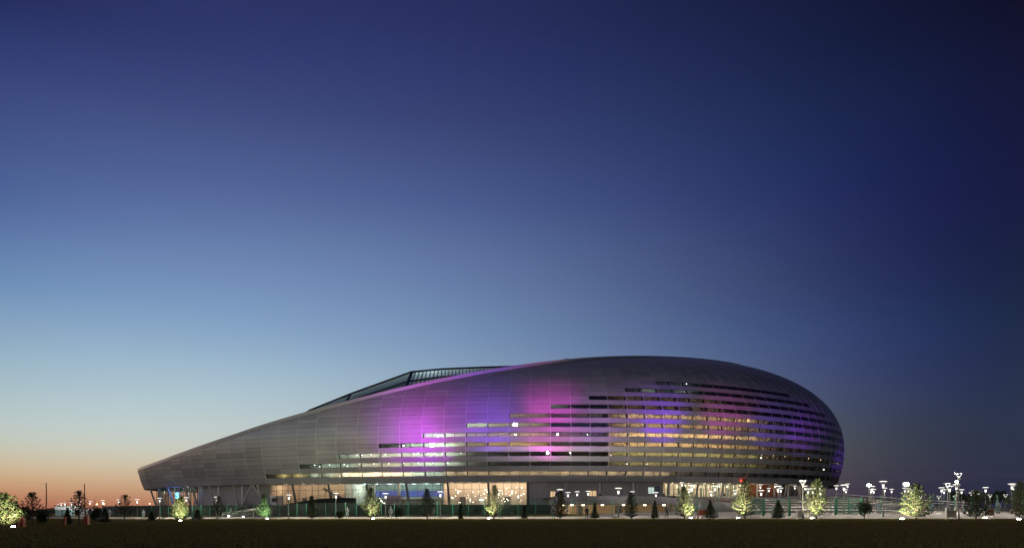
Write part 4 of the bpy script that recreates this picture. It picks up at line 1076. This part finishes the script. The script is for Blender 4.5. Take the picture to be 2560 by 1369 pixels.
# px, Y, ytop, width px, style, label
TREES = [
 (10, 72, 1234, 84, 'pine', 'pine brightly lit on its right side, cut by the left picture edge', G1),
 (80, 84, 1233, 46, 'sparse', 'bare-stemmed sparse dark pine against the sunset, left of the first timber pole', G3),
 (198, 84, 1228, 44, 'sparse', 'tall sparse dark pine over the white hut, beside the second timber pole', G3),
 (311, 102, 1238, 38, 'sparse', 'sparse dark pine just left of the stadium tip', G3),
 (450, 107, 1241, 40, 'pine', 'narrow pine lit yellow from below, before the glowing letter', G1),
 (545, 126, 1240, 26, 'sparse', 'thin dark pine before the grey ground wall', G1),
 (659, 124, 1234, 30, 'pine', 'narrow pine lit greenish from below beside the booth', G1),
 (780, 117, 1240, 28, 'pine', 'unlit brownish pine below the access ramp', G1),
 (927, 110, 1218, 48, 'pine', 'pine lit on its right half before the blue seats', G1),
 (1068, 109, 1222, 40, 'pine', 'unlit pine before the teal end of the lobby', G1),
 (1235, 104, 1213, 46, 'pine', 'pine lit on its left half before the spark-lit lobby', G1),
 (1400, 101.5, 1228, 44, 'pine', 'unlit pine at the left end of the tan recess', G1),
 (1578, 98.5, 1231, 36, 'pine', 'unlit pine before the middle of the tan recess', G1),
 (1711, 95.5, 1216, 44, 'pine', 'pine lit on its right side, left of the orange bench', G1),
 (1862, 94.0, 1196, 54, 'pine', 'tall pine lit at its lower left, before the red lamp', G1),
 (2041, 92.3, 1197, 58, 'pine', 'tall pine brightly lit from below between the green gates', G1),
 (2290, 85, 1211, 84, 'pine', 'broad pine dazzlingly lit on its left side', G1),
 (2440, 89, 1226, 62, 'pine', 'pine lit on its right half beside the brown bench', G1),
 (2548, 93, 1203, 62, 'pine', 'dim green pine cut by the right picture edge', G1),
 (168, 86, 1270, 26, 'fir', 'dark fir behind the single orange post on the left', G2),
 (105, 82, 1272, 30, 'bush', 'dim olive bush below the first timber pole', G2),
 (237, 90, 1264, 32, 'bush', 'dark bush right of the orange barrier cabinet', G2),
 (262, 96, 1270, 36, 'fir', 'dark fir right of the dark bush and left of the last sparse pine', G2),
 (380, 120, 1277, 24, 'fir', 'small dark fir left of the yellow-lit narrow pine', G2),
 (493, 118, 1271, 30, 'fir', 'small dark fir right of the yellow-lit narrow pine', G2),
 (850, 114, 1277, 20, 'bush', 'tiny dark bush between the two guards left of the blue seats', G2),
 (995, 109, 1266, 22, 'bush', 'tiny dark bush right of the guard in pale grey', G2),
 (1152, 105, 1258, 18, 'fir', 'slim dark fir below the string lights', G2),
 (1310, 103, 1262, 22, 'fir', 'slim dark fir right of the pine lit on its left half', G2),
 (1487, 100.5, 1255, 24, 'fir', 'low thin fir right of the blurred guard before the tan recess', G2),
 (1637, 97, 1251, 28, 'fir', 'low fir at the right end of the tan recess', G2),
 (1776, 95, 1249, 38, 'fir', 'conical dark fir at the right end of the orange bench', G2),
 (1946, 92.6, 1250, 40, 'fir', 'conical dark fir standing before the first green gate', G2),
 (2161, 92, 1248, 42, 'bush', 'round dark shrub on a short stem right of the second green gate', G2)]
for i, (px, Y, yt, w_, st, lab, grp) in enumerate(TREES):
    pine({'pine': 'pine_tree', 'sparse': 'pine_tree', 'fir': 'fir_tree', 'bush': 'shrub'}[st], lab, px, Y, yt, w_, st, 100+i, grp)
# dark belt of pines at far left
for k, (px, Y, yt, w_) in enumerate(((-30, 92, 1222, 70), (12, 98, 1240, 60), (36, 104, 1255, 44), (62, 120, 1268, 40))):
    pine('pine_tree', ('big dark pine at the left picture edge behind the lit one', 'tall dark pine behind the lit pine at far left', 'shorter dark pine right of the dark pair at far left', 'lowest dark pine of the far-left clump')[k], px, Y, yt, w_, 'pine', 300+k, 'dark pines clumped at far left')
# distant tree belt
rr = random.Random(77)
for k in range(34):
    px = 2365+rr.random()*260; Y = 330
    pass
mb = MB()
for k in range(900):
    px = rr.choice([rr.uniform(2370, 2440), rr.uniform(2370, 2640), rr.uniform(2470, 2520)]); Y = rr.uniform(330, 360); p = at(px, Y, rr.uniform(1232, 1252)+4*sin(px*.11)+3*sin(px*.37))
    needle_tuft(mb, p, Vector((0, 0, 1)), 3, 1.3, .35, rr)
belt = mb.build('tree_belt', M['needle']); belt['kind'] = 'stuff'; belt['label'] = 'far dark belt of trees on the right horizon behind the fence'
mb = MB()
for k in range(2200):
    px = rr.uniform(-120, 390); Y = rr.uniform(420, 520); p = at(px, Y, 1277.5-rr.random()**2*(4+3*sin(px*.06)+2*sin(px*.21)))
    needle_tuft(mb, p, Vector((0, 0, 1)), 3, 1.4, .5, rr)
belt = mb.build('tree_belt', M['needle']); belt['kind'] = 'stuff'; belt['label'] = 'low dark tree line on the sunset horizon at left'

# ------------------------------------------------------------------ ground uplights at the trees
UPL = [(33, 70.3, 14, 1262, 1000, (1, .93, .62), 'ground uplight right of the pine cut by the left edge'),
 (451, 104.9, 450, 1268, 1150, (1, .93, .6), 'ground uplight under the yellow-lit narrow pine'),
 (668, 122.1, 662, 1270, 640, (.6, 1, .62), 'greenish ground uplight under the narrow pine by the booth'),
 (933, 107.9, 931, 1262, 720, (1, .96, .7), 'ground uplight under the pine before the blue seats'),
 (1222, 102.1, 1229, 1258, 720, (1, .94, .66), 'ground uplight left of the pine before the spark-lit lobby'),
 (1727, 93.9, 1718, 1258, 840, (1, .93, .6), 'ground uplight right of the pine beside the orange bench'),
 (1845, 92.2, 1852, 1252, 1040, (1, .93, .62), 'ground uplight left of the tall pine before the red lamp'),
 (2030, 90.1, 2036, 1255, 1240, (1, .93, .6), 'ground uplight under the tall pine between the green gates'),
 (2255, 83.3, 2270, 1258, 1800, (1, .93, .62), 'ground uplight left of the broad dazzling pine'),
 (2463, 89.6, 2455, 1262, 1240, (1, .93, .62), 'ground uplight right of the pine beside the brown bench'),
 (2547, 80.0, 2556, 1258, 1000, (1, .93, .66), 'ground uplight on the lawn at the far right edge')]
for px, Y, tpx, tpy, p_, col, lab in UPL:
    g0 = ground_at(px, Y); t = thing('uplight', lab, 'uplight', g0, 0, 'ground uplights on the lawn')
    mb = MB(); mb.lathe([(.24, -.05), (.24, .10), (.20, .13), (.16, .13)], 16); mb.build('housing', M['steel'], t)
    mb = MB(); mb.lathe([(.19, .10), (.17, .17), (.10, .22), (0, .24)], 16); mb.build('lens', M['uplensg'] if col[0] < .9 else M['uplens'], t, smooth=True)
    tgt = at(tpx, Y+1.8, tpy)-g0
    light('uplight_beam', 'SPOT', (0, 0, .3), p_*3.6, col, t, .1, tgt, 76, .8)

# ------------------------------------------------------------------ bins, benches, left-hand things
def bin_(px, Y, label, wpx, hpx):
    g0 = ground_at(px, Y); t = thing('litter_bin', label, 'litter bin', g0, .05, 'hooded litter bins on the plaza'); W_ = wpx*Y/FPX; H_ = hpx*Y/FPX
    for s_ in (-1, 1):
        mb = MB(); mb.box((s_*(W_/2-.05), 0, H_/2), (.1, .34, H_)); mb.build('side_post', M['lampbody'], t)
    mb = MB(); mb.box((0, 0, H_-.03), (W_, .4, .06)); mb.build('hood', M['lampbody'], t)
    mb = MB(); mb.box((0, 0, .16+(H_-.16)*.36), (W_*.74, .36, (H_-.16)*.70)); mb.box((0, 0, .16+(H_-.16)*.72+.02), (W_*.78, .4, .04)); mb.build('container', M['binpanel'], t)
    mb = MB(); mb.bar((0, 0, H_*.74), (0, 0, H_-.05), .04); mb.bar((-W_*.36, .12, H_*.72), (-W_*.36, .12, H_-.05), .03); mb.build('bag_holder', M['steel'], t)
bin_(2000, 92.6, 'pale litter bin with open hood beside the tall V-armed lamp', 17.5, 25.5)
bin_(2377, 91.6, 'wide pale litter bin with open hood beside the tallest lamp', 25, 29)
def bench(px, Y, label, wpx, m, rz):
    g0 = ground_at(px, Y); t = thing('bench', label, 'bench', g0, rz, 'slatted park benches on the plaza'); W_ = wpx*Y/FPX
    mb = MB()
    for k in range(4): mb.box((0, -.22+.14*k, .45), (W_, .11, .045))
    mb.build('seat', m, t)
    mb = MB()
    for k in range(5): mb.box((0, .30+.035*k, .52+.13*k), (W_, .04, .115))
    mb.build('backrest', m, t)
    for s_ in (-1, 1):
        mb = MB(); x = s_*(W_/2-.12)
        mb.bar((x, -.25, 0), (x, .1, .43), .05); mb.bar((x, .38, 0), (x, -.05, .43), .05); mb.bar((x, -.28, .43), (x, .26, .43), .05); mb.bar((x, .26, .43), (x, .50, 1.1), .045); mb.bar((x, -.26, .43), (x, -.24, .66), .04); mb.bar((x, -.24, .66), (x, .34, .66), .04)
        mb.build('leg_frame', M['white'], t)
bench(1757, 96.5, 'orange slatted bench between the two lit pines before the glass entrance', 27, M['orange'], pi-.12)
bench(2470, 89.6, 'brown slatted bench beside the pine lit on its right half', 24, mat('brown_slats', (.20, .055, .02), .6), pi+.1)
bench(2543, 98, 'brown slatted bench half hidden by the dim pine at the right edge', 26, mat('dark_brown_slats', (.16, .05, .02), .6), pi)
# orange parking barrier cabinets
def cabinet(px, Y, label, kind):
    g0 = ground_at(px, Y); t = thing('barrier_cabinet', label, 'cabinet', g0, 0, 'orange cabinets beside the lawn walk'); k = Y/FPX
    if kind == 'double':
        mb = MB(); vs = [(-6.5*k, -.2, 0), (-1*k, -.2, 0), (2*k, -.2, 27*k), (-3.5*k, -.2, 27*k)]; vs2 = [(x, .2, z) for x, y, z in vs]
        mb.add(vs+vs2, ((0,1,2,3),(7,6,5,4),(0,4,5,1),(1,5,6,2),(2,6,7,3),(3,7,4,0))); mb.build('slanted_panel', M['salmon'], t)
        mb = MB(); vs = [(-.8*k, -.1, 0), (4.5*k, -.1, 0), (6*k, -.1, 20*k), (1.4*k, -.1, 20*k)]; vs2 = [(x, .35, z) for x, y, z in vs]
        mb.add(vs+vs2, ((0,1,2,3),(7,6,5,4),(0,4,5,1),(1,5,6,2),(2,6,7,3),(3,7,4,0))); mb.build('body', M['orange'], t)
        mb = MB(); mb.box((4.2*k, .1, 21.4*k), (3*k, .25, 3*k)); mb.build('cap', M['white'], t)
    elif kind == 'post':
        mb = MB(); mb.box((0, 0, 10.5*k), (4.6*k, .25, 21*k)); mb.box((0, 0, 21*k+.02), (5*k, .28, .04)); mb.build('body', M['orange'], t)
    else:
        mb = MB(); vs = [(-7*k, -.2, 0), (5.5*k, -.2, 0), (5*k, -.2, 21*k), (-4.5*k, -.2, 21*k)]; vs2 = [(x, .3, z) for x, y, z in vs]
        mb.add(vs+vs2, ((0,1,2,3),(7,6,5,4),(0,4,5,1),(1,5,6,2),(2,6,7,3),(3,7,4,0))); mb.build('body', M['orange'], t)
        mb = MB(); mb.box((2*k, 0, 24.5*k), (4*k, .2, 7*k)); mb.build('head', M['salmon'], t)
        mb = MB(); mb.box((1.6*k, -.21, 10*k), (.5*k, .03, 18*k)); mb.build('door_seam', M['steel'], t)
cabinet(54, 76, 'twin orange cabinet with a faded slanted panel and white cap, leftmost on the lawn', 'double')
cabinet(163, 82, 'slim single orange post on the lawn between the other cabinets', 'post')
cabinet(216, 84, 'broad orange cabinet with paler head beneath the tallest sparse pine', 'wide')
# timber poles
for px, Y, yt, lean, lab in ((115, 150, 1206, .10, 'tall crooked timber pole standing left of the white hut'), (212, 152, 1208, -.05, 'tall straight timber pole standing over the poster wall')):
    g0 = ground_at(px, Y); H_ = CZ+(YH-yt)*Y/FPX-g0.z; t = thing('timber_pole', lab, 'pole', g0, 0, 'bare timber poles on the left')
    mb = MB(); mb.tube([(lean*sin(2.2*f)*2-lean*1.2, .03*sin(5*f), f*H_) for f in np.linspace(0, 1, 8)], [.13-.05*f for f in np.linspace(0, 1, 8)], 9); mb.build('shaft', M['bark'], t)
    mb = MB(); mb.lathe([(.34, -.1), (.34, .12), (.24, .15)], 10); mb.build('footing', M['concrete'], t)
for px, yt, lab in ((237, 1246, 'thin dark mast right of the poster wall'), (167, 1250, 'thin dark mast over the white hut'), (258, 1262, 'short dark mast below the amber star light')):
    g0 = ground_at(px, 180); H_ = CZ+(YH-yt)*180/FPX-g0.z; mb = MB(); mb.tube([(0, 0, 0), (0, 0, H_)], [.07, .05], 8); mb.lathe([(.13, 0), (.13, .1), (.07, .12)], 8); tag(mb.build('mast', M['steel'], None, loc=g0), lab, 'mast', 'thin dark masts on the left')
# white hut
Yh = 215; a = at(137, Yh, z=0); b_ = at(187, Yh, z=0); zr = CZ+(YH-1264)*Yh/FPX
t = thing('gate_hut', 'white flat-roofed hut with corrugated lower wall under the row of lamps', 'hut', ((a.x+b_.x)/2, Yh, -.1)); W_ = b_.x-a.x; H_ = zr+.1
mb = MB(); mb.box((0, 2, H_*.83), (W_, 4, H_*.34)); mb.build('upper_wall', M['white'], t)
mb = MB(); mb.box((0, 2, H_+.08), (W_+.5, 4.5, .2)); mb.build('roof', M['steel'], t)
mb = MB()
for k in range(26): mb.box((-W_/2+W_*(k+.5)/26, .1 if k % 2 else .2, H_*.33), (W_/26-.02, .2, H_*.66))
mb.build('corrugated_wall', mat('corrugated_green_grey', (.22, .30, .29), .4, .5, island=.5), t)
light('hut_light', 'POINT', (0, -4, 2.6), 260, (.95, 1, .95), t, .2)
# poster wall: pale sheets with blocks of dark and red print
Yq = 190
t = thing('poster_wall', 'row of pale poster boards with dark printed blocks behind the tallest sparse pine', 'poster boards', at(216, Yq, z=-.1)); rr = random.Random(9)
for k, (p0, p1) in enumerate(((199, 206), (207.5, 214), (215.5, 222), (225, 232))):
    x0, x1 = (p0-216)*Yq/FPX, (p1-216)*Yq/FPX; z0, z1 = CZ+(YH-1289)*Yq/FPX+.1, CZ+(YH-1270.5)*Yq/FPX+.1
    mb = MB(); mb.box(((x0+x1)/2, 0, (z0+z1)/2), (x1-x0, .06, z1-z0)); o = mb.build('board', M['white'], t)
    mb = MB()
    for q in range(5): mb.box(((x0+x1)/2+rr.uniform(-.1, .1), -.045, z1-.25-.3*q), ((x1-x0)*rr.uniform(.4, .8), .02, rr.uniform(.06, .16)))
    mb.build('print_block', mat('poster_print', (.16, .05, .05) if k % 2 else (.06, .06, .07), .7), o)
    for x in (x0+.05, x1-.05): mb = MB(); mb.bar((x, .08, 0), (x, .08, z1+.15), .07); mb.build('post', M['steel'], t)
light('poster_light', 'POINT', (0, -5, 2.8), 220, (1, .98, .9), t, .2)

# ------------------------------------------------------------------ people
def make_person(pose, name='person_mesh'):
    # joints: one continuous skinned body, about 1.76 m tall; faces -Y
    V = []; Ed = []; Rd = []
    def J(p, r, parent=None):
        V.append(p); Rd.append(r if isinstance(r, tuple) else (r, r)); i = len(V)-1
        if parent is not None: Ed.append((parent, i))
        return i
    pel = J((0, 0, .96), (.165, .115)); w_ = J((0, -.005, 1.10), (.15, .105), pel); ch = J((0, 0, 1.28), (.185, .12), w_); nb_ = J((0, .005, 1.43), (.13, .09), ch)
    nk = J((0, -.005, 1.50), .055, nb_); hd = J((0, -.02, 1.575), (.068, .078), nk); h2 = J((0, -.02, 1.66), (.076, .092), hd); h3 = J((0, -.01, 1.735), (.058, .07), h2)
    ns = J((0, -.125, 1.625), (.013, .016), h2)
    for s_ in (-1, 1):
        J((s_*.083, 0, 1.63), (.012, .022), h2)
        st = pose.get('stance', .10)
        hp = J((s_*.095, 0, .90), .10, pel); kn = J((s_*(.10+st*.3), pose.get('knee', -.02)*(1 if s_ > 0 else .3), .50), .068, hp); an = J((s_*(.11+st*.45), .02, .10), .05, kn); J((s_*(.13+st*.5), -.15, .045), (.042, .035), an); 
        sh = J((s_*.185, .0, 1.41), .068, nb_)
        A = pose['arm']; el = J((s_*A[0][0], A[0][1], A[0][2]), .05, sh); wr = J((s_*A[1][0], A[1][1], A[1][2]), .036, el)
        d = (Vector(V[wr])-Vector(V[el])).normalized(); pm_ = Vector(V[wr])+d*.07; pmi = J(tuple(pm_), (.042, .024), wr)
        sd = d.orthogonal().normalized(); sd = Vector((0, 1, 0))-d*d.y; sd.normalize()
        cu = Vector((-s_, 0, 0))-d*(-s_*d.x); cu.normalize()
        for q, (o_, ln) in enumerate(((-.034, .062), (-.012, .072), (.012, .068), (.033, .052))):
            k1 = J(tuple(pm_+sd*o_+d*.035), .0105, pmi); k2 = J(tuple(pm_+sd*o_+d*(.035+ln*.55)+cu*.012), .0095, k1); J(tuple(pm_+sd*o_+d*(.035+ln*.9)+cu*.034), .008, k2)
        t1 = J(tuple(pm_-sd*.045-d*.01+cu*.012), .012, pmi); J(tuple(pm_-sd*.062+d*.03+cu*.02), .0095, t1)
    me = bpy.data.meshes.new(name); me.from_pydata(V, Ed, []); o = bpy.data.objects.new(name, me); C.objects.link(o)
    m = o.modifiers.new('skin', 'SKIN'); m.use_smooth_shade = True
    for i, r in enumerate(Rd): me.skin_vertices[0].data[i].radius = r
    me.skin_vertices[0].data[0].use_root = True
    sb_ = o.modifiers.new('sub', 'SUBSURF'); sb_.levels = 2; sb_.render_levels = 2
    dg = bpy.context.evaluated_depsgraph_get(); out = bpy.data.meshes.new_from_object(o.evaluated_get(dg)); out.name = name
    bpy.data.objects.remove(o); bpy.data.meshes.remove(me)
    wz = [v for v in V]
    hands = [Vector(V[i]) for i in range(len(V)) if Rd[i] == (.042, .024)]
    out.materials.clear()
    for k in ('camo', 'skin', 'boot'): out.materials.append(M[k])
    for p in out.polygons:
        c = p.center; i = 0
        if c.z > 1.485 or any((c-h_).length < .105 for h_ in hands): i = 1
        elif c.z < .22: i = 2
        elif abs(c.z-1.02) < .03 and abs(c.x) < .2: i = 2
        p.material_index = i
    return out
POSES = [dict(arm=((.27, .03, 1.13), (.29, -.04, .89))), dict(arm=((.28, .07, 1.15), (.16, -.16, 1.02)), stance=.16), dict(arm=((.26, .08, 1.14), (.12, .15, .98)), stance=.05, knee=-.06)]
bodies = [make_person(p, 'body') for p in POSES]
def cap_mesh():
    mb = MB(); mb.lathe([(.098, 0), (.102, .03), (.098, .07), (.06, .10), (0, .105)], 14); 
    vs = [(-.075, -.07, .005), (.075, -.07, .005), (.06, -.165, -.012), (-.06, -.165, -.012)]; mb.add(vs+[(x, y, z+.012) for x, y, z in vs], ((0,3,2,1),(4,5,6,7),(0,1,5,4),(1,2,6,5),(2,3,7,6),(3,0,4,7)))
    me = bpy.data.meshes.new('cap'); me.from_pydata(mb.v, [], mb.f); me.materials.append(M['camo']); me.update(); return me
cap_me = cap_mesh()
def eyes_mesh():
    mb = MB()
    for s_ in (-1, 1): mb.box((s_*.03, -.108, 1.648), (.022, .012, .010)); mb.box((s_*.03, -.107, 1.668), (.034, .012, .006))
    mb.box((0, -.112, 1.578), (.042, .012, .007))
    me = bpy.data.meshes.new('face_features'); me.from_pydata(mb.v, [], mb.f); me.materials.append(M['hair']); me.update(); return me
eye_me = eyes_mesh()
dark_bodies = []
for bme in bodies[:2]:
    c = bme.copy(); c.materials[0] = M['darkcloth']; dark_bodies.append(c)
pale = mat('pale_camouflage', (.16, .20, .22), .85, col2=(.42, .48, .50), nscale=7)
pale_bodies = []
for bme in bodies:
    c = bme.copy(); c.materials[0] = pale; pale_bodies.append(c)
cap2 = cap_me.copy(); cap2.materials[0] = pale; cap3 = cap_me.copy(); cap3.materials[0] = M['darkcloth']
vest_me = None
def person(px, Y, hpx, pose, rz, label, kind='blue', group='guards standing along the fence'):
    g0 = ground_at(px, Y); sc = max(.9, min(1.08, hpx*Y/FPX/1.80))
    t = thing('person', label, 'person', g0, rz, group); t.scale = (sc, sc, sc)
    me = {'blue': bodies, 'dark': dark_bodies, 'pale': pale_bodies}[kind]; link('body', me[pose % len(me)], t); link('face_features', eye_me, t)
    link('cap' if kind != 'dark' else 'hat', {'blue': cap_me, 'dark': cap3, 'pale': cap2}[kind], t, (0, -.012, 1.70))
    return t
PPL = [(359, 163, 22, 0, .3, 'guard in pale camouflage at the fence below the stadium tip', 'pale'),
 (577, 158, 24, 1, -.2, 'guard in blue camouflage by the handrail lamp of the underpass', 'blue'),
 (868, 125, 28, 1, .4, 'guard in pale camouflage with hands at his belt, left of the half-lit pine', 'pale'),
 (977, 119, 30, 0, -.1, 'guard in pale grey with arms hanging, right of the half-lit pine', 'pale'),
 (1084, 114.5, 26, 2, .2, 'dim guard behind the unlit pine before the teal lobby', 'blue'),
 (1384, 105.5, 28, 0, .5, 'guard in blue camouflage at the left end of the tan recess', 'blue'),
 (1467, 103.5, 29, 0, pi, 'dark-clad guard seen from behind before the tan recess', 'dark'),
 (1667, 98.6, 35, 0, .05, 'guard in blue camouflage facing the lawn, right of the tan recess', 'blue'),
 (1748, 104.5, 34, 0, -.1, 'guard in pale camouflage with arms spread behind the orange bench', 'pale'),
 (1935, 99, 34, 1, .2, 'guard in pale camouflage behind the bars of the first gate', 'pale'),
 (2128, 103, 33, 0, pi, 'guard in blue camouflage behind the bars of the second gate', 'blue'),
 (2195, 104.5, 34, 2, .4, 'lone guard in dark blue on the open plaza left of the broad lit pine', 'blue'),
 (2327, 104, 33, 0, -.6, 'guard in blue camouflage half hidden by the broad lit pine', 'blue'),
 (2409, 102, 33, 2, 1.2, 'guard in blue camouflage standing just right of the tallest lamp', 'blue'),
 (2495, 101, 33, 0, -.3, 'guard in pale uniform standing alone before the far right fence', 'pale'),
 (275, 176, 21, 0, .3, 'pale figure behind the mesh fence left of the stadium tip', 'pale')]
for px, Y, h_, ps, rz, lab, kd in PPL: person(px, Y, h_, ps, rz, lab, kd)
for k, (px, Y) in enumerate(((44, 168), (54, 172), (61, 170), (95, 178), (108, 176), (121, 174), (129, 177))):
    person(px, Y, 21, k % 2, .7*k, ['dark figure left of the twin orange cabinet', 'dark figure standing over the twin orange cabinet', 'dark figure just right of the twin cabinet', 'dark figure behind the olive bush', 'dark figure just left of the first timber pole', 'dark figure just right of the first timber pole', 'dark figure nearest the white hut'][k], 'dark', 'dark figures gathered at the left')
